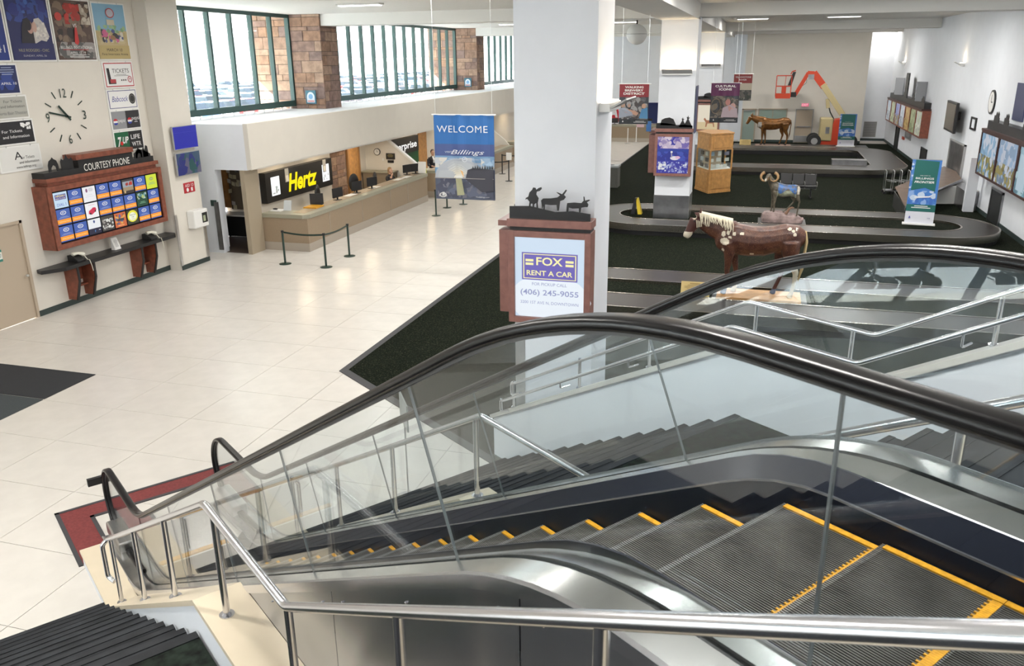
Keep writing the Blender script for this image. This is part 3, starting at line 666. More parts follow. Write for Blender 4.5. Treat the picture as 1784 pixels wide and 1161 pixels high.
# upper landing slab
up_ = MB().prism([W(-9, -9, 3.6), W(-1.6, -9, 3.6), W(-1.6, 12, 3.6), W(-9, 12, 3.6)], Z * .3); struct('floor_upper', up_, m_stcarp)
# red bordered mat round the escalator foot
t = thing('floor_mat_border', 'dark red floor mat border with black edging at the escalator foot', 'mat', W(11.0, 2.1, 0))
def band(pts, nm, m, h): MB().prism([W(a, b, 0) for a, b in pts], Z * h).build(nm, m, t)
band([(10.72, 1.03), (11.06, 1.03), (11.06, 3.3), (10.72, 3.3)], 'red_strip', m_red, .008); band([(9.63, 1.03), (10.72, 1.03), (10.72, 1.37), (9.63, 1.37)], 'red_strip', m_red, .008); band([(9.63, 2.96), (10.72, 2.96), (10.72, 3.3), (9.63, 3.3)], 'red_strip', m_red, .008)
for a0, a1, b0, b1 in ((11.04, 11.09, .99, 3.34), (9.6, 11.09, .99, 1.04), (9.6, 11.09, 3.29, 3.34), (10.69, 10.74, 1.34, 2.99), (9.6, 10.74, 1.34, 1.39), (9.6, 10.74, 2.94, 2.99)):
    band([(a0, b0), (a1, b0), (a1, b1), (a0, b1)], 'edging', m_matedge, .012)
# yellow warning line in front of the landing plate
one('floor_line', MB().prism([W(10.0, e0s - .05, .001), W(10.08, e0s - .05, .001), W(10.08, e0s + SW + .05, .001), W(10.0, e0s + SW + .05, .001)], Z * .004), m_yellow, 'yellow warning strip on the floor before the escalator comb', 'strip')
one('entrance_mat', MB().box(LW, 10.40, 0, -11.58, 11.6, .012), m_mat1, 'charcoal entrance mat section nearer the tan door', 'mat')
one('entrance_mat', MB().box(LW, 8.9, 0, -11.58, 10.37, .012), m_mat2, 'lighter grey entrance mat section at the left edge of the picture', 'mat')
# sign stand seen from behind beyond the escalator
t = thing('sign_stand', 'grey floor sign on a thin pole with round base, seen through the glass', 'sign', (-4.11, 8.91, 0))
MB().tube([(-4.11, 8.91, 0), (-4.11, 8.91, .012), (-4.11, 8.91, .02)], .2, 28, rs=[.2, .2, .17]).build('base', m_dsteel, t, smooth=True); MB().cyl((-4.11, 8.91, .015), .011, 1.12, 10).build('pole', m_steel, t)
MB().cbox((-4.11, 8.91, 1.27), E * -.3 + D * -.8, Z, E * .8 - D * .3, .56, .36, .02).build('board', mat('sign_back_grey', (.20, .23, .23), .4), t, bevel=.004)
# ================================================================ LEFT WALL
WX = -15.6
def poster(y0, z0, y1, z1, lab, fn, cat='poster', fr=.035, frc=m_white_p, x=WX):
    t = thing('poster', lab, cat, (x, (y0 + y1) / 2, z0))
    MB().box(x, y0 - fr, z0 - fr, x + .03, y1 + fr, z1 + fr).build('frame', frc, t)
    a = Art((x + .031, y0, z0), Y, Z, y1 - y0, z1 - z0); fn(a); a.build('print', t)
    for yy in (y0 + .2 * (y1 - y0), y0 + .8 * (y1 - y0)): MB().cyl((x + .032, yy, z1 + fr * .2), .012, .03, 8).build('clip', m_steel, t)
    return t
NV = (.01, .015, .10); WH = (.8, .8, .8); BK = (.012, .012, .015)
def p_concert(a):
    a.rect(0, 0, 1, 1, NV); a.blobs([(.02, .03, .2), (.01, .02, .14), (.03, .06, .28)], .02, .6, .98, .98, 26, .05, .14, 3)
    a.blobs([(.05, .12, .42), (.03, .07, .3)], .28, .74, .75, .97, 12, .03, .07, 5)
    a.poly([(.24, .24), (.30, .5), (.36, .64), (.46, .68), (.56, .6), (.58, .24)], (.012, .01, .02)); a.ell(.50, .52, .075, .10, (.5, .30, .25)); a.ell(.46, .56, .08, .09, (.015, .01, .02))
    a.poly([(.56, .26), (.56, .5), (.62, .66), (.74, .68), (.86, .58), (.93, .38), (.84, .30), (.72, .32)], (.55, .52, .5)); a.blobs([(.7, .67, .62), (.42, .4, .42)], .6, .34, .9, .62, 20, .02, .045, 9)
    a.ell(.60, .53, .055, .085, (.55, .36, .3)); a.rect(0, 0, 1, .27, NV); a.text('NILE RODGERS - CHIC', .5, .135, .045, (.35, .33, .2), .72); a.text('SUNDAY, APRIL 26', .5, .055, .03, (.45, .45, .5), .55)
def p_bulls(a):
    a.rect(0, 0, 1, 1, (.09, .055, .045)); a.blobs([(.03, .02, .02), (.2, .14, .1), (.12, .08, .06)], .02, .3, .98, .98, 50, .05, .12, 11); a.blobs([(.5, .04, .03), (.35, .03, .02)], .3, .6, .75, .95, 22, .03, .09, 12)
    a.blobs([(.55, .5, .42), (.4, .34, .28)], .72, .6, .97, .95, 12, .04, .09, 14); a.ell(.14, .72, .09, .07, (.5, .05, .04)); a.blobs([(.3, .28, .27), (.2, .19, .18), (.1, .1, .1)], .02, .02, .98, .3, 40, .06, .12, 15)
    a.poly([(.46, .28), (.5, .5), (.56, .6), (.58, .3), (.53, .25)], (.5, .02, .02)); a.text('VS', .52, .55, .06, WH, .10); a.text('BILLINGS INVITATIONAL', .5, .185, .05, WH, .86); a.rect(.12, .165, .8, .175, (.5, .03, .03)); a.text('APRIL 17-19', .5, .10, .04, WH, .4); a.bars(.25, .8, .075, .015, 2, .02, (.6, .6, .6))
def p_show(a):
    a.rect(0, 0, 1, 1, (.22, .42, .58)); a.rect(0, 0, 1, .52, (.50, .40, .22)); a.blobs([(.2, .36, .2), (.3, .45, .25)], 0, .48, 1, .62, 16, .04, .07, 3); a.blobs([(.55, .46, .26), (.45, .36, .18)], 0, .28, 1, .5, 26, .05, .1, 4)
    a.ell(.52, .84, .13, .08, (.45, .45, .52)); a.ring(.52, .84, .14, .09, .2, (.4, .06, .06)); a.rect(.38, .62, .62, .72, (.55, .5, .38))
    a.blobs([(.05, .05, .06), (.3, .16, .08), (.55, .12, .25), (.62, .58, .5), (.08, .1, .25)], .15, .3, .85, .55, 26, .03, .08, 8); a.rect(0, 0, 1, .25, (.46, .36, .16)); a.text('MARCH 10', .5, .14, .055, BK, .5); a.text('First Interstate Arena', .5, .07, .04, BK, .84)
poster(16.22 - .02, 5.60, 17.36 - .0, 6.90, 'red and black invitational event poster, second of the top row', p_bulls)
poster(14.95, 5.60, 16.10, 6.90, 'dark blue concert poster with two singers, above the wall clock', p_concert)
poster(17.47, 5.61, 18.52, 6.88, 'light blue and sand coloured arena show poster, last of the top row', p_show)
poster(13.75, 5.60, 14.85, 6.90, 'deep blue poster cut by the left edge of the picture', lambda a: (a.rect(0, 0, 1, 1, (.01, .03, .2)), a.text('41', .93, .12, .12, (.6, .6, .65), .2, 'r')))
poster(13.95, 4.93, 14.95, 5.50, 'dark blue events poster left of the clock, upper of the left column', lambda a: (a.rect(0, 0, 1, 1, (.01, .02, .10)), a.blobs([(.02, .05, .25)], .1, .1, .9, .9, 14, .05, .12), a.text('APRIL 10', .95, .3, .09, WH, .4, 'r'), a.bars(.55, .95, .9, .03, 4, .05, (.3, .35, .5))))
poster(14.0, 4.42, 15.05, 4.85, 'pale grey ticket information poster left of the clock', lambda a: (a.rect(0, 0, 1, 1, (.42, .42, .38)), a.text('For Tickets', .9, .72, .13, (.1, .1, .1), .45, 'r'), a.text('and Information', .95, .48, .13, (.1, .1, .1), .6, 'r'), a.text('Alberta Bair Theater', .98, .15, .15, (.2, .2, .2), .8, 'r')))
poster(14.05, 3.88, 15.1, 4.34, 'black ticket information poster with white figure left of the clock', lambda a: (a.rect(0, 0, 1, 1, BK), a.text('For Tickets', .72, .5, .13, WH, .5, 'r'), a.text('and Information', .88, .25, .13, WH, .66, 'r'), a.blobs([WH], .7, .6, .95, .92, 14, .02, .05, 2)))
poster(14.1, 3.32, 15.16, 3.80, 'white arts poster with thin black script at the bottom of the left column', lambda a: (a.rect(0, 0, 1, 1, (.72, .72, .70)), a.text('A', .45, .45, .34, BK, .2), a.text('For Tickets', .85, .45, .13, BK, .35, 'r'), a.text('and Information', .95, .25, .12, BK, .5, 'r'), a.text('www.billings.org', .6, .06, .1, BK, .5)))
def p_tick(a): a.rect(0, 0, 1, 1, (.45, .03, .04)).rect(.025, .04, .975, .96, WH).text('TICKETS', .57, .58, .17, BK, .60).poly([(.08, .78), (.17, .78), (.2, .3), (.36, .3), (.36, .12), (.1, .12)], BK).rect(.16, .16, .36, .32, (.4, .04, .05)).bars(.3, .85, .5, .02, 2, .03, (.2, .2, .2)).ring(.86, .3, .08, .14, .25, (.45, .05, .08)).text('M', .86, .24, .13, (.45, .05, .08), .07).ell(.56, .27, .022, .035, BK).ell(.63, .27, .022, .035, BK).ell(.70, .27, .022, .035, BK)
poster(17.54, 4.95, 18.52, 5.52, 'red-bordered white tickets sign right of the clock', p_tick, 'sign')
poster(17.54, 4.43, 18.52, 4.86, 'white sign with blue script and black disc, second of the right column', lambda a: a.rect(0, 0, 1, 1, (.04, .05, .2)).rect(.02, .035, .98, .965, WH).text('Babcock', .4, .38, .3, (.03, .05, .3), .58, shear=.3).ell(.84, .5, .12, .3, (.03, .03, .03)).ring(.84, .5, .09, .22, .1, (.3, .3, .3)), 'sign')
def pepsi(a, x): a.ell(x, .42, .075, .17, WH).ell(x, .47, .07, .13, (.5, .02, .03), a0=0, a1=180).ell(x, .36, .07, .12, (.02, .05, .35), a0=180, a1=360)
def p_pep(a): a.rect(0, 0, .5, 1, (.27, .28, .30)); a.rect(.5, 0, 1, 1, (.03, .03, .035)); pepsi(a, .12); pepsi(a, .62); a.text('pepsi', .33, .38, .2, WH, .24); a.text('pepsi', .84, .45, .22, WH, .28); a.bars(.75, .93, .32, .03, 1, .1, WH)
poster(17.54, 3.93, 18.53, 4.36, 'half grey, half black drinks sign, third of the right column', p_pep, 'sign')
def p_7(a): a.rect(0, 0, .5, 1, (.01, .12, .05)); a.rect(.5, 0, 1, 1, BK); a.text('7', .15, .18, .55, WH, .16, shear=.3, fat=.03); a.ell(.22, .38, .05, .11, (.6, .02, .02)); a.text('UP', .37, .38, .34, WH, .22, shear=.3, fat=.03); a.text('LIFE', .74, .56, .24, WH, .34, fat=.01); a.text('WTR', .75, .16, .24, WH, .34, fat=.01)
poster(17.54, 3.40, 18.53, 3.85, 'green and black drinks sign at the bottom of the right column', p_7, 'sign')
# clock of loose numerals on the wall
t = thing('wall_clock', 'large wall clock of loose black numerals and hands on the cream wall', 'clock', (WX, 16.14, 4.35)); cyk, czk = 16.14, 4.35
def onwall(st, y, z, h, wid, m, parent, name):
    a = Art((WX, y - .5, z - .5), Y, Z, 1, 1, lay=.02); a.text(st, .5, .5 - h / 2, h, (.02, .03, .028), wid); o = a.mb.build(name, m, parent, smooth='keep'); return o
for st, an in (('12', 0), ('3', 90), ('6', 180), ('9', 270)): onwall(st, cyk + .55 * math.sin(math.radians(an)), czk + .52 * math.cos(math.radians(an)), .20, .18 if st == '12' else .10, m_dgreen, t, 'numeral')
for h in range(12):
    if h % 3: a = math.radians(30 * h); dr_ = V((0, math.sin(a), math.cos(a))); MB().cbox(V((WX + .012, cyk, czk)) + dr_ * .55, dr_, dr_.cross(X), X, .17, .02, .014).build('hour_mark', m_dgreen, t)
for nm, an, l, wd in (('minute_hand', 283, .64, .035), ('hour_hand', 318, .45, .05)):
    a = math.radians(an); dr_ = V((0, math.sin(a), math.cos(a))); MB().cbox(V((WX + (.03 if 'min' in nm else .045), cyk, czk)) + dr_ * (l / 2 - .12), dr_, dr_.cross(X), X, l, wd, .01).build(nm, m_dgreen, t)
MB().tube([(WX, cyk, czk), (WX + .05, cyk, czk)], .03, 12).build('hub', m_dgreen, t)

# ---- courtesy phone board
bx = -15.2
t = thing('advert_board', 'wide wooden board of lit advert panels headed courtesy phone', 'sign', (WX, 16.6, 1.45))
y0, y1, z0, z1 = 14.78, 18.58, 1.46, 2.90
b = MB(); b.box(WX, y0, z0, bx, y0 + .03, z1); b.box(WX, y1 - .03, z0, bx, y1, z1); b.box(WX, y0 + .03, z0, bx, y1 - .03, z0 + .03); b.box(WX, y0 + .03, z1 - .03, bx, y1 - .03, z1); b.box(WX, y0 + .03, z0 + .03, bx - .06, y1 - .03, z1 - .03); b.build('box', m_wood, t)
f = MB(); f.box(bx - .02, y0, z0, bx + .03, y0 + .13, z1); f.box(bx - .02, y1 - .13, z0, bx + .03, y1, z1); f.box(bx - .02, y0 + .13, z0, bx + .03, y1 - .13, z0 + .12); f.box(bx - .02, y0 + .13, z1 - .12, bx + .03, y1 - .13, z1); f.build('frame', m_wood, t, bevel=.006)
MB().box(bx - .055, y0 + .13, z0 + .12, bx - .03, y1 - .13, z1 - .12).build('backing', m_navy, t)
EM = .9
def bl(a): a.rect(0, .36, 1, 1, (.06, .12, .42)); a.rect(0, 0, 1, .36, (.95, .34, .03)); a.rect(0, -.0, 1, .07, (.06, .12, .42)); a.ring(.5, .76, .22, .13, .25, WH); a.text('BL', .5, .71, .11, WH, .22, shear=.3); a.bars(.1, .9, .5, .03, 2, .03, (.3, .36, .6)); a.text('Advertise here', .5, .17, .10, (1, .75, .4), .8)
def fox(a): a.rect(0, 0, 1, 1, (.55, .7, .85)); a.rect(.1, .52, .9, .86, (.10, .09, .35)); a.text('=FOX=', .5, .69, .13, (.85, .75, .25), .72, fat=.02); a.text('RENT A CAR', .5, .55, .09, (.85, .8, .5), .72); a.text('DIAL 1', .5, .12, .18, (.12, .16, .5), .66)
def tri(a): a.rect(0, 0, 1, 1, (.82, .82, .85)); a.ell(.32, .76, .08, .13, (.25, .1, .2)); a.bars(.45, .85, .86, .03, 4, .03, (.5, .5, .55)); a.bars(.15, .85, .45, .02, 2, .1, (.6, .6, .65))
def car(a): a.rect(0, 0, 1, 1, (.85, .84, .86)); a.poly([(.2, .3), (.25, .5), (.45, .58), (.6, .68), (.8, .65), (.85, .5), (.7, .35), (.45, .22)], (.6, .03, .08)); a.ell(.35, .3, .06, .07, BK); a.ell(.75, .42, .05, .07, BK); a.bars(.1, .9, .86, .02, 1, .1, (.7, .3, .4))
def grill(a): a.rect(0, 0, 1, 1, (.05, .04, .04)); a.rect(.05, .45, .95, .85, (.3, .35, .4)); a.blobs([(.5, .05, .03), (.35, .04, .03)], .3, .55, .9, .8, 8, .08, .15); a.rect(.05, .2, .95, .45, (.35, .26, .15)); a.ell(.18, .14, .08, .1, (.55, .4, .2))
def yel(a): a.rect(0, 0, 1, 1, (.62, .72, .05)); a.ell(.5, .70, .2, .12, (.35, .42, .1)); a.text('DRIVE', .5, .66, .07, (.8, .85, .5), .28); a.bars(.15, .85, .4, .05, 2, .05, (.3, .5, .2))
def hills(a): a.rect(0, 0, 1, 1, (.02, .07, .04)); a.blobs([(.4, .5, .2), (.5, .55, .55), (.15, .35, .4), (.6, .6, .3)], .08, .5, .92, .92, 16, .06, .12, 4); a.bars(.2, .8, .28, .04, 2, .05, (.2, .4, .25))
def whb(a): a.rect(0, 0, 1, 1, (.02, .02, .05)); a.rect(0, .38, 1, 1, (.8, .82, .85)); a.ell(.5, .82, .07, .1, (.05, .08, .25)); a.text('f', .5, .1, .16, (.1, .4, .9), .08); a.bars(.75, .95, .2, .04, 1, .1, WH)
def hall(a): a.rect(0, 0, 1, 1, (.06, .055, .05)); a.blobs([(.5, .5, .48), (.3, .28, .26), (.7, .7, .66), (.1, .1, .1)], .05, .1, .95, .8, 36, .04, .1, 6)
def org(a): a.rect(0, 0, 1, 1, (.6, .14, .05)); a.blobs([(.7, .7, .65), (.1, .15, .35), (.15, .1, .1), (.7, .4, .1)], .08, .2, .92, .9, 16, .07, .12, 5); a.rect(.2, .42, .8, .6, (.06, .06, .08)); a.bars(.1, .9, .1, .05, 1, .1, (.9, .5, .2))
def cab(a): a.rect(0, 0, 1, 1, (.05, .05, .03)); a.ell(.5, .55, .46, .42, (.8, .75, .05)); a.ell(.5, .52, .33, .3, (.85, .88, .7)); a.text('Yellow Cab', .5, .6, .1, BK, .55); a.text('Call', .5, .45, .1, BK, .2); a.text('406', .5, .3, .08, (.6, .5, .05), .3)
grid = [[fox, bl, tri, bl, bl, grill, bl, yel], [bl, bl, car, bl, bl, bl, hills, bl], [bl, bl, whb, hall, org, cab, bl, bl]]
gy0, gy1, gz0, gz1 = 14.94, 18.42, 1.60, 2.76; cwid, chgt = (gy1 - gy0) / 8, (gz1 - gz0) / 3
for r_ in range(3):
    for c_ in range(8):
        yy, zz = gy0 + c_ * cwid + .018, gz1 - (r_ + 1) * chgt + .016
        p = MB().box(bx - .04, yy, zz, bx - .015, yy + cwid - .036, zz + chgt - .032).build('advert_panel', m_navy, t)
        a = Art((bx - .015, yy, zz), Y, Z, cwid - .036, chgt - .032, emit=EM, lay=.0008); grid[r_][c_](a); a.build('print', p)
h = MB(); h.box(WX, 14.9, 2.9, bx - .05, 18.5, 2.98); h.box(WX, 14.84, 2.98, bx, 18.55, 3.07); h.build('cornice', m_wood, t, bevel=.005)
h = MB(); h.box(WX, 14.86, 3.07, bx - .05, 18.45, 3.20); h.prism([(bx - .12, 15.9, 3.2), (bx - .12, 17.7, 3.2), (bx - .12, 17.7, 3.38), (bx - .12, 15.9, 3.38)], X * .06); h.box(WX, 15.95, 3.2, bx - .12, 17.65, 3.36); h.build('header_panel', m_black, t)
MB().box(WX, 15.82, 3.38, bx - .02, 17.72, 3.50).build('cap', m_wood, t, bevel=.006)
a = Art((bx - .046, 15.8, 3.06), Y, Z, 2.0, .35); a.text('COURTESY PHONE', .5, .13, .46, (.8, .8, .75), .76); a.build('lettering', t)
def sil(pts, y, z, sc, nm, par, x=bx - .1): MB().prism([(x, y + a * sc, z + b * sc) for a, b in pts], X * .012).build(nm, m_black, par)
arch = [(0, 0), (.02, .5), (.15, .8), (.4, .95), (.5, 1.05), (.6, .93), (.85, .8), (.97, .5), (1, 0), (.8, 0), (.72, .35), (.5, .5), (.3, .3), (.22, 0)]
castle = [(0, 0), (0, .55), (.1, .7), (.25, .6), (.4, .72), (.5, .95), (.6, .72), (.75, .6), (.9, .72), (1, .55), (1, 0)]
sil(arch, 15.05, 3.2, .30, 'silhouette', t); sil(castle, 15.42, 3.2, .36, 'silhouette', t); sil(arch, 17.86, 3.2, .24, 'silhouette', t); sil([(0, 0), (.05, .8), (.2, .95), (.3, .6), (.5, 1.1), (.75, 1), (.8, .3), (.7, 0)], 18.13, 3.2, .26, 'silhouette', t); sil([(0, 0), (.0, .2), (.3, .35), (.6, .3), (1, .1), (1, 0)], 17.8, 3.2, .6, 'silhouette', t)
# shelf
t = thing('phone_shelf', 'long black phone shelf on brown brackets under the advert board', 'shelf', (WX, 16.95, .2))
MB().prism([(WX, 14.5, .98), (WX, 19.0, .98), (-15.36, 19.0, .98), (-15.12, 18.72, .98), (-15.12, 14.86, .98), (-15.40, 14.42, .98)], Z * .085).build('shelf_top', m_black, t, bevel=.004)
for y in (15.25, 17.45):
    for k in (0, .52):
        P = [(WX, y + k, .98), (-15.22, y + k, .98), (-15.22, y + k, .62), (-15.36, y + k, .16), (WX, y + k, .16)]
        MB().prism(P, Y * .05).build('bracket', m_wood, t); MB().prism([(-15.22, y + k - .005, .98), (-15.20, y + k - .005, .98), (-15.20, y + k - .005, .61), (-15.34, y + k - .005, .14), (-15.37, y + k - .005, .16), (-15.22, y + k - .005, .62)], Y * .06).build('edge_strip', m_black, t)
    MB().box(WX, y + .05, .55, WX + .02, y + .52, .97).build('back_board', m_wood, t); MB().box(WX, y + .05, .42, -15.45, y + .52, .46).build('cross_rail', m_wood, t)
def phone(y, lab):
    t = thing('desk_phone', lab, 'phone', (-15.35, y, 1.065))
    MB().prism([(-15.5, y - .13, 1.065), (-15.2, y - .13, 1.065), (-15.2, y - .13, 1.11), (-15.38, y - .13, 1.22), (-15.5, y - .13, 1.22)], Y * .24).build('base', m_black, t, bevel=.01)
    MB().tube([(-15.33, y - .13, 1.24), (-15.33, y - .10, 1.26), (-15.31, y + .02, 1.255), (-15.28, y + .13, 1.21), (-15.26, y + .15, 1.19)], .04, 10, rs=[.045, .05, .035, .05, .042]).build('handset', mat('ivory_plastic', (.72, .70, .60), .4), t, smooth=True)
    MB().tube([(-15.25, y + .14, 1.17), (-15.17, y + .14, 1.08), (-15.11, y + .13, 1.09), (-15.09, y + .15, .95), (-15.10, y + .18, .82), (-15.12, y + .20, .80)], .009, 6).build('cord', mat('ivory_plastic', (.72, .70, .60), .4), t, smooth=True)
phone(15.45, 'black desk phone with ivory handset, nearer the tan door'); phone(18.0, 'black desk phone with ivory handset at the far end of the shelf')
t = thing('card_holder', 'small white card in a holder standing between the two phones', 'card', (-15.35, 16.75, 1.065))
MB().prism([(-15.42, 16.66, 1.065), (-15.30, 16.66, 1.065), (-15.30, 16.66, 1.075), (-15.40, 16.66, 1.36), (-15.41, 16.66, 1.36)], Y * .2).build('card', m_white_p, t); Art((-15.303, 16.68, 1.09), Y, Z + X * -.35, .16, .25, lay=.004).bars(.1, .9, .85, .05, 7, .06, (.35, .35, .35)).build('print', t)
one('wall_switch', MB().box(WX, 18.66, 1.35, WX + .02, 18.70, 1.5), m_steel, 'small steel switch plate right of the advert board', 'switch')
# pilaster things
def monitor(y0, z0, y1, z1, col, lab, em=.5, x=-15.2):
    t = thing('wall_monitor', lab, 'monitor', (x, (y0 + y1) / 2, z0)); MB().box(x, y0 + .3, z0 + .1, x + .06, y1 - .3, z1 - .1).build('mount', m_black, t)
    MB().box(x + .06, y0, z0, x + .11, y1, z1).build('case', m_grey_p, t, bevel=.006); a = Art((x + .111, y0 + .02, z0 + .02), Y, Z, y1 - y0 - .04, z1 - z0 - .04, emit=em); col(a); a.build('screen', t); return t
monitor(19.13, 3.26, 20.15, 3.88, lambda a: a.rect(0, 0, 1, 1, (.015, .02, .38)).rect(0, .72, 1, .75, (.03, .04, .42)), 'upper wall monitor with a plain deep blue screen', .8)
monitor(19.13, 2.56, 20.15, 3.18, lambda a: a.rect(0, 0, 1, 1, (.05, .08, .18)).blobs([(.06, .12, .2), (.16, .15, .24), (.03, .12, .12), (.03, .04, .25)], 0, 0, 1, 1, 40, .08, .2, 7), 'lower wall monitor with a faint bluish grey picture', .5)
t = thing('defibrillator_sign', 'small red defibrillator sign on the pilaster above the dispenser', 'sign', (-15.2, 19.6, 2.05)); MB().box(-15.2, 19.42, 2.06, -15.185, 19.88, 2.34).build('plate', cm((.42, .02, .03)), t)
Art((-15.184, 19.42, 2.06), Y, Z, .46, .28).text('AED 1D', .5, .58, .28, WH, .8).ell(.3, .3, .11, .2, WH).rect(.62, .12, .78, .48, WH).build('print', t)
t = thing('dispenser', 'white wall dispenser box with black window on the pilaster', 'dispenser', (-15.2, 19.6, 1.08)); MB().box(-15.2, 19.38, 1.08, -14.95, 20.0, 1.58).build('body', m_white_p, t, bevel=.03); MB().box(-14.955, 19.72, 1.2, -14.945, 19.95, 1.48).build('window', m_black, t); MB().box(-14.95, 19.76, 1.24, -14.942, 19.86, 1.4).build('label', cm((.4, .45, .3)), t)

# ================================================================ CAR HIRE DESKS
def counter(x0, x1, y0, y1, lab, depth=.7, seams=()):
    t = thing('service_counter', lab, 'counter', (x1, (y0 + y1) / 2, 0))
    b = MB(); b.box(x1 - .10, y0 + .03, .25, x1 - .03, y1 - .03, 1.0); b.box(x0, y0 + .03, .25, x1 - .10, y0 + .1, 1.0); b.build('body', m_counter, t)
    k = MB(); k.box(x1 - .10, y0 + .02, 0, x1 - .02, y1 - .02, .25); k.box(x0, y0 + .02, 0, x1 - .10, y0 + .1, .25); k.build('kick_plate', m_kick, t)
    c_ = MB(); c_.prism([(x0, y0, 1.0), (x1 - .18, y0, 1.0), (x1, y0 + .16, 1.0), (x1, y1, 1.0), (x1 - depth, y1, 1.0), (x1 - depth, y0 + depth, 1.0), (x0, y0 + depth, 1.0)], Z * .12); c_.build('worktop', m_ctop, t, bevel=.006)
    c_ = MB(); c_.box(x1 - depth + .04, y0 + .3, 1.12, x1 - .25, y1 - .1, 1.125); c_.build('top_inlay', m_counter, t)
    for y in seams: MB().box(x1 - .035, y, .25, x1 - .02, y + .015, 1.0).build('seam_strip', m_kick, t)
    return t
counter(-14.42, -12.85, 21.82, 31.45, 'long tan laminate car hire counter under the white fascia, nearest', .7, [23.2, 25.5, 27.8, 29.4])
counter(-13.9, -12.6, 32.3, 43.0, 'second tan car hire counter behind the hanging welcome banner', .7, [34.5, 37, 39.5])
counter(-13.9, -12.7, 44.6, 57.0, 'third tan counter further along, with small monitors on top', .7, [47, 50, 53])
# lit fascia sign of the first desk
t = thing('backlit_sign', 'long black backlit sign with yellow italic lettering behind the first counter', 'sign', (BX, 26, 1.1))
MB().box(BX, 23.7, 1.06, BX + .22, 28.2, 2.05).build('case', m_black, t, bevel=.004)
a = Art((BX + .221, 23.7, 1.06), Y, Z, 4.5, .99, emit=.0); 
for x0, s_ in ((.07, 3), (.83, 5)): a.rect(x0, .2, x0 + .115, .82, (.85, .88, .9), em=1.2); a.blobs([(.4, .5, .55), (.6, .65, .7)], x0 + .01, .25, x0 + .105, .5, 6, .006, .02, s_)
a.text('Hertz', .52, .22, .56, (.95, .78, .0), .44, em=1.0, fat=.035, shear=.25); a.build('lettering', t)
for y in (24.9, 27.5): MB().box(BX + .22, y, 1.6, BX + .24, y + .22, 2.05).build('speaker_plate', m_grey_p, t); Art((BX + .241, y + .02, 1.62), Y, Z, .18, .2).rect(0, 0, 1, 1, (.6, .6, .58)).build('notice', t)
one('office_door', MB().box(BX - .02, 29.95, 0, BX + .04, 30.75, 2.2), m_oak, 'plain light wood door beside the stone pillar in the first desk bay', 'door')
one('door_frame', MB().box(BX - .02, 29.82, 0, BX + .07, 29.93, 2.3).box(BX - .02, 30.77, 0, BX + .07, 30.87, 2.3).box(BX - .02, 29.82, 2.2, BX + .07, 30.87, 2.3), mat('orange_wood_trim', (.38, .2, .08), .45), 'orange-brown wood frame round the light wood office door', 'frame')
# partition with the sloping edge between the first two desks
t = thing('partition', 'white partition with sloping top edge between the first two desks', 'partition', (-14.9, 31.6, 0))
MB().prism([(BX, 31.5, 0), (-13.0, 31.5, 0), (-13.0, 31.5, 1.05), (-13.25, 31.5, 1.33), (-14.75, 31.5, 2.5), (BX, 31.5, 2.5)], Y * .12).build('panel', m_wall, t)
MB().prism([(-13.0, 31.47, 1.05), (-13.25, 31.47, 1.33), (-14.75, 31.47, 2.5), (-14.66, 31.47, 2.52), (-13.2, 31.47, 1.38), (-12.95, 31.47, 1.05)], Y * .18).build('edge_trim', m_white_p, t)
t = thing('partition', 'white partition with sloping edge at the end of the second desk', 'partition', (-14.9, 43.6, 0))
MB().prism([(BX, 43.5, 0), (-13.0, 43.5, 0), (-13.0, 43.5, 1.05), (-13.25, 43.5, 1.33), (-14.75, 43.5, 2.5), (BX, 43.5, 2.5)], Y * .12).build('panel', m_wall, t)
# wall items on the partition
def wclock(c, u, n, r, lab):
    t = thing('wall_clock', lab, 'clock', c); c = V(c); n = V(n); MB().tube([c, c + n * .05], r, 24).build('rim', m_black, t); MB().tube([c + n * .05, c + n * .055], r * .84, 24).build('face', m_white_p, t)
    MB().cbox(c + n * .06 + Z * r * .3, Z, V(u), n, r * .6, r * .07, .004).build('hand', m_black, t); MB().cbox(c + n * .06 + V(u) * r * .2, V(u), Z, n, r * .45, r * .09, .004).build('hand', m_black, t)
wclock((-15.05, 31.5, 1.93), X, -Y, .14, 'small round wall clock on the partition behind the seated clerk')
t = thing('notice', 'black and gold framed notice on the partition by the seated clerk', 'notice', (-14.4, 31.5, 1.6)); MB().box(-14.66, 31.46, 1.64, -14.28, 31.5, 1.88).build('board', m_black, t); Art((-14.64, 31.459, 1.66), X, Z, .34, .2).rect(0, 0, 1, 1, (.02, .02, .02)).bars(.1, .9, .85, .06, 4, .1, (.35, .3, .12)).build('print', t); MB().box(-14.6, 31.46, 1.5, -14.34, 31.5, 1.6).build('lower_plate', m_black, t)
one('light_switch', MB().box(-14.85, 31.48, 1.58, -14.76, 31.5, 1.68), m_white_p, 'small white switch plate on the partition left of the framed notice', 'switch')
# enterprise sign and green panel
t = thing('backlit_sign', 'black sign with white lettering over a green panel behind the second desk', 'sign', (BX, 36, 1.0)); MB().box(BX, 33.0, 1.45, BX + .2, 36.7, 2.15).build('case', m_black, t); MB().box(BX, 33.0, .3, BX + .05, 37.0, 1.45).build('green_panel', cm((.01, .10, .035)), t)
Art((BX + .201, 33.0, 1.45), Y, Z, 3.7, .7).text('enterprise', .52, .3, .42, (.9, .9, .9), .84, em=1.0, fat=.02).build('lettering', t)
one('office_door', MB().box(BX - .02, 37.1, 0, BX + .04, 38.1, 2.25), m_oak, 'light wood office door behind the standing clerk', 'door')
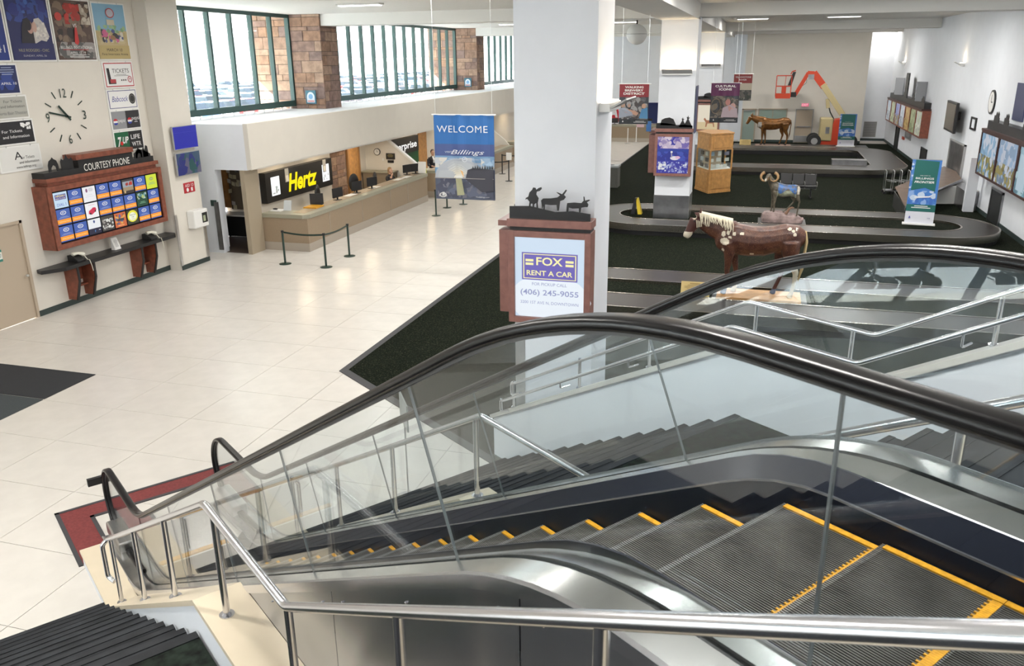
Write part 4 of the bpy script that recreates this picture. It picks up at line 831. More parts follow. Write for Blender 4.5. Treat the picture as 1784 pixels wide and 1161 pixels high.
# small staff doorway with notes
t = thing('notice_board', 'wooden strip board with pinned white notes inside the small doorway', 'board', (-16.2, 23.4, .9))
MB().box(-16.78, 23.36, .95, -16.55, 23.42, 2.3).build('board', m_oak, t); MB().box(-16.55, 23.40, .9, -15.62, 23.44, 2.3).build('back_panel', mat('grey_brown_panel', (.22, .18, .13), .6), t)
rr = random.Random(4)
for i, (yy, zz) in enumerate([(-16.5, 2.15), (-16.42, 1.98), (-16.28, 1.96), (-16.5, 1.82), (-16.35, 1.74), (-16.2, 1.72), (-16.08, 1.74), (-15.98, 1.72), (-16.5, 1.5), (-16.42, 1.1), (-16.38, .98), (-16.15, 1.80)]):
    MB().cbox((yy, 23.35, zz), X + Z * rr.uniform(-.4, .4), Z, Y, .13, .13, .006).build('note', cm((.75, .70, .50) if i % 3 else (.75, .73, .68)), t)
t = thing('small_table', 'small table with white top and black cloth front inside the doorway', 'table', (-16.1, 23.0, 0)); MB().box(-16.7, 22.7, .80, -15.3, 23.3, .84).build('top', m_white_p, t); MB().box(-16.66, 22.74, .15, -15.35, 22.78, .80).build('cloth', m_black, t)
for x in (-16.6, -15.6): MB().box(x - .02, 23.2, 0, x + .02, 23.24, .80).build('leg', m_black, t)
one('floor_rug', MB().prism([(-15.34, 21.2, 0), (-14.55, 21.2, 0), (-15.5, 23.3, 0), (-16.7, 23.3, 0)], Z * .008), mat('brown_carpet', (.06, .04, .03), .9), 'brown carpet strip inside the small staff doorway', 'carpet')
one('room_sign', MB().box(-15.62, 21.08, 1.42, -15.42, 21.1, 1.60), cm((.03, .06, .05)), 'small dark green room plate left of the staff doorway', 'sign')
one('security_dome', MB().ell((-14.75, 21.3, 2.46), .05, .05, .05), m_black, 'tiny black dome camera under the fascia corner', 'camera', smooth=True)
# monitors, chairs, papers on the desks
def desk_monitor(x, y, rot, lab, z=1.125):
    t = thing('computer_monitor', lab, 'monitor', (x, y, z), rot); MB().box(-.12, -.09, 0, .12, .09, .015).build('base', m_black, t, local=True); MB().box(-.02, -.02, .01, .02, .02, .16).build('stem', m_black, t, local=True); MB().box(-.24, -.025, .09, .24, .0, .40).build('screen', m_black, t, local=True, bevel=.004); return t
desk_monitor(-13.3, 24.6, math.radians(75), 'black monitor on the first counter near its front corner'); desk_monitor(-13.35, 26.1, math.radians(70), 'black monitor on the first counter, second from the corner'); desk_monitor(-13.3, 27.2, math.radians(70), 'black monitor on the first counter below the stone pillar'); desk_monitor(-13.5, 30.85, math.radians(70), 'black monitor in front of the seated clerk')
desk_monitor(-13.3, 31.25, math.radians(60), 'small black screen at the end of the first counter'); desk_monitor(-13.1, 48.6, math.radians(70), 'small dark monitor on the third counter'); desk_monitor(-13.1, 46.3, math.radians(80), 'second small dark monitor on the third counter')
def office_chair(x, y, rot, lab):
    t = thing('office_chair', lab, 'chair', (x, y, 0), rot)
    for k in range(5): a = k * 1.2566; MB().tube([(0, 0, .09), (.3 * math.cos(a), .3 * math.sin(a), .05)], .018, 6).build('leg', m_black, t, local=True)
    MB().cyl((0, 0, .08), .025, .42, 8).build('column', m_black, t, local=True); MB().box(-.25, -.25, .5, .25, .25, .6).build('seat', m_black, t, local=True, bevel=.03)
    MB().tube([(0, .24, .55), (0, .3, .75)], .025, 6).build('back_stem', m_black, t, local=True)
    mb = MB().ell((0, .30, 1.05), .26, .06, .34, 14, 10); mb.build('backrest', m_black, t, local=True, smooth=True); return t
office_chair(-14.5, 26.0, math.radians(100), 'black high-backed office chair below the first lit sign'); office_chair(-14.6, 28.8, math.radians(70), 'black office chair beside the stone pillar behind the counter'); office_chair(-14.0, 29.6, math.radians(100), 'black office chair left of the seated clerk'); office_chair(-14.1, 33.5, math.radians(90), 'black office chair left of the standing clerk')
for i, (x, y, lb) in enumerate([(-13.35, 25.6, 'white paper sheet lying on the first counter near the monitors'), (-13.3, 27.4, 'white paper sheet lying midway along the first counter'), (-13.3, 29.5, 'white form lying on the counter left of the clerk'), (-13.25, 30.2, 'white form lying on the counter just in front of the clerk')]):
    one('paper_sheet', MB().prism([(x - .1, y - .3, 1.127), (x + .12, y - .28, 1.127), (x + .14, y + .3, 1.127), (x - .12, y + .26, 1.127)], Z * .006), m_white_p, lb, 'paper')
t = thing('brochure_holder', 'clear stand with a white leaflet on the front corner of the counter', 'stand', (-13.9, 22.5, 1.12)); MB().prism([(-14.0, 22.4, 1.125), (-13.75, 22.4, 1.125), (-13.75, 22.44, 1.125), (-14.0, 22.44, 1.125)], Z * .3 + Y * .08).build('leaflet', cm((.6, .63, .66)), t)
one('card_tray', MB().box(-14.35, 22.2, 1.12, -14.0, 22.5, 1.15), m_white_p, 'white tray at the near end of the counter', 'tray'); one('desk_tray', MB().box(-13.6, 22.9, 1.12, -13.15, 23.4, 1.16), m_yellow, 'yellow tray at the front corner of the counter', 'tray')
one('computer_mouse', MB().ell((-14.25, 22.35, 1.175), .09, .05, .025), m_black, 'black mouse lying on the white tray', 'mouse', smooth=True)
t = thing('menu_stand', 'black leaflet stand with grey text at the counter corner', 'stand', (-13.4, 23.2, 1.12)); MB().cbox((-13.45, 23.5, 1.33), X + Y * .5, Z, Y - X * .5, .42, .34, .03).build('board', m_black, t); MB().box(-13.6, 23.4, 1.12, -13.3, 23.6, 1.16).build('foot', m_black, t)
t = thing('leaflet_easel', 'white easel card with yellow corner at the far end of the first counter', 'stand', (-13.1, 31.2, 1.12)); MB().cbox((-13.05, 31.35, 1.36), X, Z + Y * .1, Y, .34, .46, .02).build('card', m_white_p, t); Art((-13.0, 31.335, 1.14), X, Z + Y * .1, .14, .2, lay=.004).poly([(0, 0), (1, 0), (1, 1)], (.7, .75, .1)).build('corner', t)
t = thing('side_cabinet', 'low grey-brown cabinet with papers on top behind the seated clerk', 'cabinet', (-14.9, 31.0, 0)); MB().box(-15.5, 30.95, 0, -14.2, 31.45, 1.15).build('body', mat('grey_brown_panel', (.22, .18, .13), .6), t); MB().box(-15.55, 30.9, 1.15, -14.15, 31.48, 1.2).build('top', m_ctop, t)
# ---- people: continuous body grown from joined volumes, then voxel remeshed
def organic(mb, name, m, parent, vox=.02, smooth=6, local=True, faces=None, mats=None):
    me = bpy.data.meshes.new('tmp'); me.from_pydata([tuple(q) for q in mb.v], [], mb.f); bm = bmesh.new(); bm.from_mesh(me); bmesh.ops.recalc_face_normals(bm, faces=bm.faces); bm.to_mesh(me); bm.free()
    o = bpy.data.objects.new('tmp', me); C.objects.link(o); r = o.modifiers.new('r', 'REMESH'); r.mode = 'VOXEL'; r.voxel_size = vox; s_ = o.modifiers.new('s', 'SMOOTH'); s_.factor = .5; s_.iterations = smooth
    bpy.context.view_layer.update(); m2 = bpy.data.meshes.new_from_object(o.evaluated_get(bpy.context.evaluated_depsgraph_get())); bpy.data.objects.remove(o); m2.name = name
    m2.materials.clear()
    for q in (mats or [m]): m2.materials.append(q)
    if faces:
        for p in m2.polygons: p.material_index = faces(p.center)
    m2.shade_smooth(); o = bpy.data.objects.new(name, m2); C.objects.link(o)
    if parent is not None: o.parent = parent; WM[o.name] = WM[parent.name]
    return o
m_skin = mat('skin', (.52, .31, .22), .5); m_cloth = mat('black_clothing', (.02, .02, .025), .8); m_shirt = mat('white_shirt', (.7, .7, .7), .7)
m_blond = mat('blonde_hair', (.30, .19, .09), .6); m_brown = mat('brown_hair', (.06, .03, .02), .6)
def person(loc, rot, lab, seated, hair, shirt=False):
    t = thing('person', lab, 'person', loc, rot); b = MB(); hz = .50 if seated else .92   # faces -y locally
    L = lambda *p: [V(q) for q in p]
    b.tube(L((0, 0, hz - .05), (0, 0, hz + .1), (0, .01, hz + .25), (0, .02, hz + .42), (0, .02, hz + .50), (0, .0, hz + .56)), .1, 16, rs=[.15, .165, .14, .17, .13, .06]); b.tube(L((-.19, .02, hz + .46), (.19, .02, hz + .46)), .07, 12)
    b.tube(L((0, .01, hz + .5), (0, -.01, hz + .62)), .055, 12)
    hc = V((0, -.02, hz + .73)); b.ell(hc, .078, .098, .118, 18, 14); b.ell(hc + V((0, -.055, -.06)), .05, .045, .055); b.ell(hc + V((0, -.105, -.015)), .013, .022, .024); b.ell(hc + V((.078, 0, -.01)), .012, .02, .03); b.ell(hc + V((-.078, 0, -.01)), .012, .02, .03)
    for s_ in (-1, 1):
        sh = V((s_ * .2, .02, hz + .45))
        if seated and s_ == -1: el = V((s_ * .26, -.18, hz + .26)); wr_ = V((s_ * .10, -.16, hz + .52))
        else: el = V((s_ * .27, -.08, hz + .2)); wr_ = V((s_ * .16, -.32, hz + .17))
        b.tube([sh, (sh + el) / 2, el, (el + wr_) / 2, wr_], .05, 12, rs=[.06, .055, .045, .042, .03])
        dr_ = (wr_ - el).normalized(); sd2 = dr_.cross(Z).normalized() if abs(dr_.z) < .9 else X; b.tube([wr_, wr_ + dr_ * .09], .03, 8, rs=[.028, .036], flat=1)
        for k in range(4): q = wr_ + dr_ * .08 + sd2 * (.024 - .016 * k); ln = (.06, .075, .07, .055)[k]; b.tube([q, q + dr_ * ln * .6, q + dr_ * ln - Z * .02], .0085, 6)
        q = wr_ + dr_ * .03 - sd2 * .03; b.tube([q, q - sd2 * .025 + dr_ * .03, q - sd2 * .03 + dr_ * .055], .0095, 6)
        hp = V((s_ * .1, 0, hz))
        if seated: kn = V((s_ * .12, -.42, hz + .02)); an = V((s_ * .12, -.40, .08))
        else: kn = V((s_ * .1, -.02, .48)); an = V((s_ * .1, .02, .08))
        b.tube([hp, (hp + kn) / 2, kn, (kn + an) / 2, an], .07, 12, rs=[.095, .085, .06, .055, .042]); b.tube([an + V((0, .04, -.04)), an + V((0, -.17, -.05))], .042, 8)
    def fc_(c):
        if c.z > hz + .585: return 1
        if shirt and c.y < -.03 and abs(c.x) < .05 and c.z > hz + .3: return 2
        for s_ in (-1, 1):
            w0 = V((-.10, -.16, hz + .54)) if (seated and s_ == -1) else V((s_ * .16, -.36, hz + .17))
            if (c - w0).length < .11: return 1
        return 0
    organic(b, 'body', m_cloth, t, .013, 3, faces=fc_, mats=[m_cloth, m_skin, m_shirt])
    h = MB().ell(hc + V((0, .022, .028)), .088, .10, .112, 18, 14)
    if seated: h.ell(hc + V((0, .06, -.06)), .075, .06, .11)
    h.v = [q if not (q.y < hc.y - .03 and q.z < hc.z + .055) else V((q.x, hc.y - .02, q.z)) for q in h.v]; h.noauto = 1; h.build('hair', hair, t, local=True, smooth=True)
    for s_ in (-1, 1): MB().ell(hc + V((s_ * .03, -.088, .005)), .012, .008, .008, 8, 6).build('eye', m_black, t, local=True)
    MB().ell(hc + V((0, -.094, -.06)), .022, .008, .006, 8, 6).build('mouth', cm((.35, .12, .1)), t, local=True)
    if seated: MB().box(-.14, -.16, hz + .30, -.06, -.145, hz + .34).build('name_badge', m_white_p, t, local=True)
    return t
person((-13.85, 30.0, .16), math.radians(75), 'blonde person in black seated behind the first counter, hand raised to chin', True, m_blond)
person((-13.7, 34.15, 0), math.radians(50), 'dark-haired person in black jacket and white shirt standing behind the second counter', False, m_brown, True)
# ================================================================ BAGGAGE HALL
def stadium(x0, x1, y0, y1, r, n=14):
    c = [(x1 - r, y0 + r, -90), (x1 - r, y1 - r, 0), (x0 + r, y1 - r, 90), (x0 + r, y0 + r, 180)]; out = []
    for cx_, cy_, a0 in c:
        for i in range(n + 1): a = math.radians(a0 + 90 * i / n); out.append((cx_ + r * math.cos(a), cy_ + r * math.sin(a)))
    return out
def carousel(x0, x1, y0, y1, wd, zt, lab, rad=None):
    t = thing('baggage_carousel', lab, 'carousel', ((x0 + x1) / 2, (y0 + y1) / 2, 0)); r = rad or (y1 - y0) / 2 - .02; ri = max(.3, r - wd)
    O = stadium(x0, x1, y0, y1, r); I = stadium(x0 + wd, x1 - wd, y0 + wd, y1 - wd, ri); N = len(O)
    def ring(A, za, B, zb): 
        mb = MB(); n = len(A); mb.add([(a, b, za) for a, b in A] + [(a, b, zb) for a, b in B], [(i, (i + 1) % n, n + (i + 1) % n, n + i) for i in range(n)]); return mb
    def off(P, d): 
        n = len(P); out = []
        for i in range(n): a, b = P[i - 1], P[(i + 1) % n]; tx, ty = b[0] - a[0], b[1] - a[1]; l = math.hypot(tx, ty) or 1; out.append((P[i][0] + ty / l * d, P[i][1] - tx / l * d))
        return out
    I2 = off(I, .05); O2 = off(O, -.05)
    mb = ring(O2, zt, I2, zt); mb.build('belt', m_belt, t, smooth=True)
    mb = ring(O2, zt + .015, O, zt + .015); b = ring(O, zt + .015, O, zt - .2); mb.add(b.v, b.f); b = ring(O2, zt + .015, O2, zt - .02); mb.add(b.v, b.f); mb.build('outer_rim', m_beltst, t, smooth=True)
    mb = ring(I, zt + .015, I2, zt + .015); b = ring(I, zt + .015, I, zt - .1); mb.add(b.v, b.f); b = ring(I2, zt + .015, I2, zt - .02); mb.add(b.v, b.f); mb.build('inner_rim', m_beltst, t, smooth=True)
    ring(off(O, -.06), zt - .2, off(O, -.06), 0).build('plinth', m_black, t); ring(I, zt - .1, I, 0).build('inner_plinth', m_black, t)
    M_ = MB(); M_.prism([(a, b, .01) for a, b in I], Z * (.29 if y0 < 40 else .02)); M_.build('island_carpet', m_carpet, t)
    return t
carousel(-4.9, 7.2, 17.2, 20.65, 1.12, .36, 'nearest oval baggage carousel, with the brown horse standing on its island')
carousel(-5.6, 7.3, 26.55, 30.65, 1.1, .36, 'second oval baggage carousel, running around the second column')
carousel(-5.6, 6.9, 42.0, 52.6, 1.7, .36, 'furthest baggage carousel, with rounded corners near the right wall', 2.4)
one('island_platform', MB().box(-.8, 18.42, .302, 1.25, 19.38, .33), m_black, 'low black platform under the brown horse inside the nearest carousel', 'platform')
one('island_platform', MB().box(.1, 27.95, .302, 1.6, 29.0, .31), m_black, 'low black platform under the bighorn ram in the second carousel', 'platform')
one('island_platform', MB().box(-1.6, 52.75, 0, 6, 54.2, .33), m_black, 'low black platform at the back of the furthest carousel', 'platform')
one('feed_hatch', MB().box(3.4, 43.75, .3, 5.0, 44.4, .62), m_dsteel, 'low steel hatch box on the inner edge of the furthest carousel', 'hatch')

# ---- animals
def ring_(c, ax, up, rx, ry, n=14):
    c = V(c); ax = V(ax).normalized(); u = V(up); u = (u - ax * u.dot(ax)).normalized(); s = ax.cross(u)
    return [c + s * rx * math.cos(2 * math.pi * k / n) + u * ry * math.sin(2 * math.pi * k / n) for k in range(n)]
def lofted(mb, secs):            # secs: (centre, rx, ry); axis by finite difference
    P = [V(s[0]) for s in secs]; R = []; n = len(P)
    for i in range(n): ax = P[min(i + 1, n - 1)] - P[max(i - 1, 0)]; up = Z if abs(ax.normalized().z) < .8 else X; R.append(ring_(P[i], ax, up, secs[i][1], secs[i][2]))
    mb.loft(R)
def horse(loc, sc, lab, painter, mats, mane=None, tail=None, head_down=0, wood=True, base_m=None, cat='horse statue'):
    t = thing('horse_statue', lab, cat, loc); b = MB()      # local: nose towards -x, origin at base under the belly
    # trunk
    lofted(b, [((-.83, 0, 1.30), .08, .12), ((-.76, 0, 1.28), .17, .25), ((-.62, 0, 1.25), .23, .34), ((-.40, 0, 1.26), .27, .36), ((-.1, 0, 1.22), .30, .345), ((.2, 0, 1.23), .31, .33), ((.45, 0, 1.29), .29, .30), ((.68, 0, 1.34), .29, .31), ((.88, 0, 1.33), .25, .29), ((1.02, 0, 1.30), .15, .2), ((1.07, 0, 1.28), .06, .1)])
    # neck
    lofted(b, [((-.45, 0, 1.38), .16, .28), ((-.68, 0, 1.42), .15, .27), ((-.90, 0, 1.49), .115, .22), ((-1.08, 0, 1.57), .095, .18), ((-1.22, 0, 1.64), .085, .15)])
    # head
    lofted(b, [((-1.19, 0, 1.76), .06, .08), ((-1.24, 0, 1.72), .10, .14), ((-1.30, 0, 1.62), .108, .155), ((-1.37, 0, 1.50), .092, .125), ((-1.43, 0, 1.38), .08, .10), ((-1.48, 0, 1.29), .078, .095), ((-1.51, 0, 1.23), .062, .07)])
    for s in (-1, 1):
        b.tube([(-1.21, s * .055, 1.78), (-1.20, s * .07, 1.87), (-1.22, s * .075, 1.94)], .03, 8, rs=[.035, .03, .008])
        b.ell((-1.32, s * .09, 1.63), .035, .02, .03)
    # legs: shoulder, elbow, knee, fetlock, hoof
    def leg(pts, rs): b.tube([V(p) for p in pts], .1, 12, rs=rs); h = V(pts[-1]); b.tube([h + V((0, 0, .08)), h + V((-.02, 0, .03)), h + V((-.035, 0, 0))], .06, 12, rs=[.045, .06, .072])
    leg([(-.56, -.13, 1.2), (-.52, -.14, .95), (-.53, -.135, .75), (-.54, -.13, .55), (-.53, -.13, .33), (-.55, -.13, .14), (-.58, -.13, 0)], [.16, .125, .085, .062, .043, .046, .05])
    leg([(-.50, .13, 1.2), (-.44, .14, .95), (-.40, .135, .75), (-.36, .13, .55), (-.34, .13, .33), (-.34, .13, .14), (-.37, .13, 0)], [.16, .125, .085, .062, .043, .046, .05])
    leg([(.76, -.15, 1.28), (.78, -.16, 1.02), (.80, -.15, .82), (.93, -.14, .58), (.92, -.14, .35), (.88, -.14, .14), (.86, -.14, 0)], [.22, .19, .12, .066, .046, .048, .05])
    leg([(.70, .15, 1.28), (.62, .16, 1.02), (.58, .15, .82), (.66, .14, .58), (.60, .14, .35), (.52, .14, .14), (.50, .14, 0)], [.22, .19, .12, .066, .046, .048, .05])
    b.v = [q * sc for q in b.v]; body = organic(b, 'body', mats[0], t, .022, 5, faces=lambda c: painter(c / sc), mats=mats)
    for s in (-1, 1): MB().ell(V((-1.325, s * .112, 1.635)) * sc, .02, .012, .018, 8, 6).build('eye', m_black, t, local=True, smooth=True)
    if mane:
        r = random.Random(5); mb = MB()
        for k in range(46):
            u = k / 45; p = V((-1.22 + .72 * u, -.04 - .05 * u, 1.82 - .13 * u)); q = .17 + .05 * math.sin(u * 9) + r.uniform(-.03, .05)
            L_ = [p + V((0, .05, .02)), p + V((.0, -.03 - .01, -.01)), p + V((r.uniform(-.01, .03), -.075 - .03 * u, -q * .5)), p + V((r.uniform(-.0, .05), -.085 - .045 * u, -q))]
            MB().tube([x * sc for x in L_], .010, 5, rs=[.012, .012, .010, .006]).build('mane_strand', mane, t, local=True, smooth=True)
        for k, zz in enumerate((0, .03, .06, .09)): MB().tube([V((-1.28 + zz * 1.1, -.118, 1.66 - zz * .3)) * sc, V((-1.265 + zz * 1.1, -.125, 1.56)) * sc, V((-1.26 + zz * 1.1, -.12, 1.49 + zz * .3)) * sc], .009, 5).build('cheek_strand', mane, t, local=True) 
    if tail:
        for k in range(14):
            a = k / 13 - .5; mb = MB(); mb.tube([V(q) * sc for q in ((.98, a * .04, 1.50), (1.06, a * .08, 1.48), (1.10, a * .14, 1.28), (1.08, a * .16, 1.0), (1.04 + .05 * abs(a), a * .17, .66), (1.00, a * .13, .42 - .1 * abs(a)))], .02, 6, rs=[.02, .026, .028, .026, .022, .006]); mb.build('tail_strand', tail, t, local=True, smooth=True)
    return t
def ell_in(c, lst, side=-1):
    for x, z, rx, rz in lst:
        if ((c.x - x) / rx) ** 2 + ((c.z - z) / rz) ** 2 < 1 and c.y * side > 0: return True
    return False
m_bay = mat('painted_chestnut', (.10, .03, .02), .4, ncol=(.085, .022, .016), nscale=7, noise=.3); 
def chestnut():
    m = m_bay; n = m.node_tree.nodes; l = m.node_tree.links; r = [x for x in n if x.type == 'VALTORGB'][0]; r.color_ramp.elements[0].color = (.045, .012, .009, 1); r.color_ramp.elements[1].color = (.105, .040, .022, 1)
    x = n.new('ShaderNodeTexNoise'); x.inputs['Scale'].default_value = 60; t = [q for q in n if q.type == 'TEX_COORD'][0]; l.new(t.outputs['Object'], x.inputs['Vector']); r2 = n.new('ShaderNodeValToRGB'); r2.color_ramp.elements[0].position = .60; r2.color_ramp.elements[1].position = .72; r2.color_ramp.elements[1].color = (.35, .2, .12, 1); r2.color_ramp.elements[0].color = (0, 0, 0, 1); l.new(x.outputs['Fac'], r2.inputs[0])
    a = n.new('ShaderNodeMixRGB'); a.blend_type = 'ADD'; a.inputs[0].default_value = .6; l.new(r.outputs[0], a.inputs[1]); l.new(r2.outputs[0], a.inputs[2]); l.new(a.outputs[0], n['Principled BSDF'].inputs['Base Color'])
chestnut()
m_cream = mat('cream_paint', (.62, .56, .44), .5); m_blue = mat('slate_blue_paint', (.06, .07, .12), .5); m_darkb = mat('dark_brown_paint', (.07, .022, .018), .45)
spots1 = [(-.63, 1.23, .10, .075), (-.67, 1.39, .045, .06), (-.57, 1.42, .035, .04), (-.52, 1.33, .035, .03), (-.44, 1.41, .035, .042), (-.27, 1.42, .045, .032), (-.66, 1.03, .035, .035), (-.03, .97, .05, .025), (.72, 1.56, .04, .03), (.80, 1.52, .035, .03), (.86, 1.56, .022, .03), (.83, 1.45, .035, .04)]
def paint1(c):
    if c.z < .10 and c.y < 0 and c.x < 0: return 2
    if c.z < .28 and c.y < 0 and c.x < 0: return 2
    if c.z < .42 and c.y > 0 and c.x < 0: return 1
    if c.z < .70 and c.y < 0 and c.x > .4: return 1
    if c.z < .12 and c.y > 0 and c.x > 0: return 2
    if c.z < .80 and c.y > 0 and c.x > 0: return 3
    if c.z < 1.38 and c.x < -1.36: return 1
    if ell_in(c, [(-1.33, 1.72, .05, .06)]): return 1
    if ell_in(c, spots1): return 1
    if c.x < -1.18: return 3
    return 0
H1 = horse((.03, 18.9, .38), 1.0, 'life-size brown painted horse statue with cream rope mane and white leg spots', paint1, [m_bay, m_cream, m_blue, m_darkb], mane=mat('cream_rope', (.66, .60, .46), .7), tail=mat('straw_rope', (.50, .38, .20), .7))
one('statue_base', MB().box(-.70, 18.5, .331, 1.12, 19.3, .38), mat('pale_wood_base', (.50, .27, .11), .45, noise=.15, nscale=6), 'pale wooden base under the brown painted horse', 'base')
m_bronze = mat('golden_bronze_paint', (.20, .085, .02), .32, .35, noise=.35, nscale=5)
def paint2(c):
    if c.x < -1.3 and abs(c.y) < .05 and c.z > 1.3 and c.x < -1.26 - (1.7 - c.z) * .35: return 1
    if c.z < .08: return 2
    if -.84 < c.x < -.62 and 1.05 < c.z < 1.35 and c.y < 0: return 1
    return 0
H2 = horse((.55, 53.2, .37), .98, 'glossy golden-brown horse statue beyond the furthest carousel', paint2, [m_bronze, mat('pale_grey_paint', (.4, .38, .35), .5), m_black], tail=m_bronze)
one('statue_base', MB().box(-.35, 52.8, .33, 1.7, 53.7, .37), mat('pinkish_base', (.34, .22, .18), .5), 'thin pinkish base under the golden-brown horse', 'base')
# ram
t = thing('ram_statue', 'painted bighorn ram statue with curled gold horns and blue mountain scene on its flank', 'ram statue', (.85, 28.45, .62)); b = MB()
lofted(b, [((-.42, 0, .76), .07, .1), ((-.34, 0, .76), .13, .20), ((-.2, 0, .74), .16, .22), ((0, 0, .70), .18, .21), ((.2, 0, .71), .175, .19), ((.34, 0, .74), .16, .18), ((.45, 0, .76), .10, .13), ((.49, 0, .77), .04, .05)])
lofted(b, [((-.30, 0, .82), .11, .17), ((-.40, -.02, .95), .09, .13), ((-.47, -.03, 1.06), .075, .10), ((-.52, -.05, 1.15), .07, .09)])
lofted(b, [((-.47, -.02, 1.18), .06, .07), ((-.53, -.07, 1.17), .075, .085), ((-.58, -.14, 1.10), .055, .06), ((-.61, -.20, 1.04), .045, .045), ((-.62, -.23, 1.02), .03, .03)])
def rl(p, r): b.tube([V(q) for q in p], .05, 10, rs=r)
for s in (-1, 1):
    rl([(-.30 - .03 * s, s * .08, .68), (-.30 - .03 * s, s * .09, .45), (-.31 - .03 * s, s * .09, .28), (-.31 - .04 * s, s * .09, .06), (-.33 - .04 * s, s * .09, 0)], [.09, .055, .036, .026, .036])
rl([(.36, -.09, .70), (.42, -.1, .50), (.50, -.1, .36), (.47, -.1, .15), (.44, -.1, -.12), (.42, -.1, -.18)], [.12, .08, .035, .026, .026, .036]); rl([(.32, .09, .70), (.30, .1, .46), (.34, .1, .34), (.18, .1, .14), (.06, .1, .02), (.02, .1, -.02)], [.12, .08, .035, .026, .026, .036])
m_ramb = mat('ram_grey_brown', (.10, .085, .06), .45, noise=.4, nscale=12); m_blueart = mat('ram_blue_scene', (.03, .14, .42), .45, ncol=(.10, .09, .07), nscale=11); m_rampale = mat('ram_pale_belly', (.28, .30, .22), .5, noise=.3, nscale=8); m_ramw = mat('ram_cream_rump', (.55, .5, .42), .5)
def paintr(c):
    if c.x > .40 and .62 < c.z < .86: return 3
    if -.2 < c.x < .38 and c.z > .70 + .08 * math.sin(c.x * 14): return 1
    if -.22 < c.x < .38 and .50 < c.z <= .72: return 2
    if c.x < -.59 and c.z < 1.1: return 3
    return 0
organic(b, 'body', m_ramb, t, .016, 4, faces=paintr, mats=[m_ramb, m_blueart, m_rampale, m_ramw])
m_horn = mat('gold_brown_horn', (.33, .2, .09), .4, noise=.3, nscale=20)
for s in (-1, 1):
    P_ = []; R2 = []
    for i in range(16): a = math.radians(80 - i * 19); rr_ = .15 - .0035 * i; P_.append(V((-.50 + s * .13 + rr_ * math.cos(a) * s * 1.0, -.06 - .010 * i, 1.13 + rr_ * math.sin(a)))); R2.append(.052 * (1 - i / 17))
    MB().tube(P_, .05, 10, rs=R2).build('horn', m_horn, t, local=True, smooth=True); MB().ell((-.56 + s * .05, -.125 + s * .01, 1.16), .012, .012, .012).build('eye', m_black, t, local=True)
rk = MB(); r = random.Random(3); n = 16; rings = []
for zz, k in ((.30, 1.0), (.42, 1.03), (.55, .98), (.62, .9)): rings.append([V((.85 + k * .66 * math.copysign(abs(math.cos(q)) ** .5, math.cos(q)) * r.uniform(.96, 1.03), 28.45 + k * .30 * math.copysign(abs(math.sin(q)) ** .5, math.sin(q)) * r.uniform(.95, 1.04), zz - (.15 * max(0, math.cos(q)) if zz > .5 else 0) + r.uniform(-.015, .015))) for q in [2 * math.pi * i / n for i in range(n)]])
rk.loft(rings); one('rock_base', rk, mat('painted_rock_base', (.26, .19, .18), .6, noise=.4, nscale=5, bump=.4), 'grey-pink painted rock base under the bighorn ram', 'base')
one('driftwood', MB().tube([(.95, 28.2, .60), (1.0, 28.2, .68), (1.05, 28.2, .78), (1.13, 28.2, .82), (1.2, 28.2, .81)], .04, 8, rs=[.05, .045, .04, .03, .015]), mat('driftwood_brown', (.20, .11, .07), .7), 'curved brown driftwood piece on the rock beneath the ram', 'wood', smooth=True)
# plaques
def plaque(x, y, z, wd, hh, lab):
    t = thing('plaque', lab, 'sign', (x, y, z)); MB().prism([(x - wd / 2, y, z), (x + wd / 2, y, z), (x + wd / 2, y + .02, z), (x - wd / 2, y + .02, z)], Z * hh + Y * hh * .5).build('board', mat('gold_card', (.56, .42, .17), .5), t)
    Art((x - wd / 2, y - .002, z), X, Z + Y * .5, wd, hh * 1.118).text('INFORMATION' if False else '', .5, .8, .1, BK) if False else Art((x - wd / 2, y - .002, z), X, Z + Y * .5, wd, hh * 1.118, lay=.004).rect(.3, .84, .72, .90, (.3, .2, .06)).bars(.08, .94, .74, .03, 7, .06, (.32, .22, .08)).build('print', t)
    MB().box(x - wd / 2, y + .02, z - .22 if z > .3 else z - .03, x + wd / 2, y + .3, z).build('stand', m_black, t)
plaque(-1.17, 18.45, .36, .64, .30, 'gold information plaque left of the brown painted horse'); plaque(-.93, 53.0, .36, .66, .30, 'small gold plaque left of the golden-brown horse')
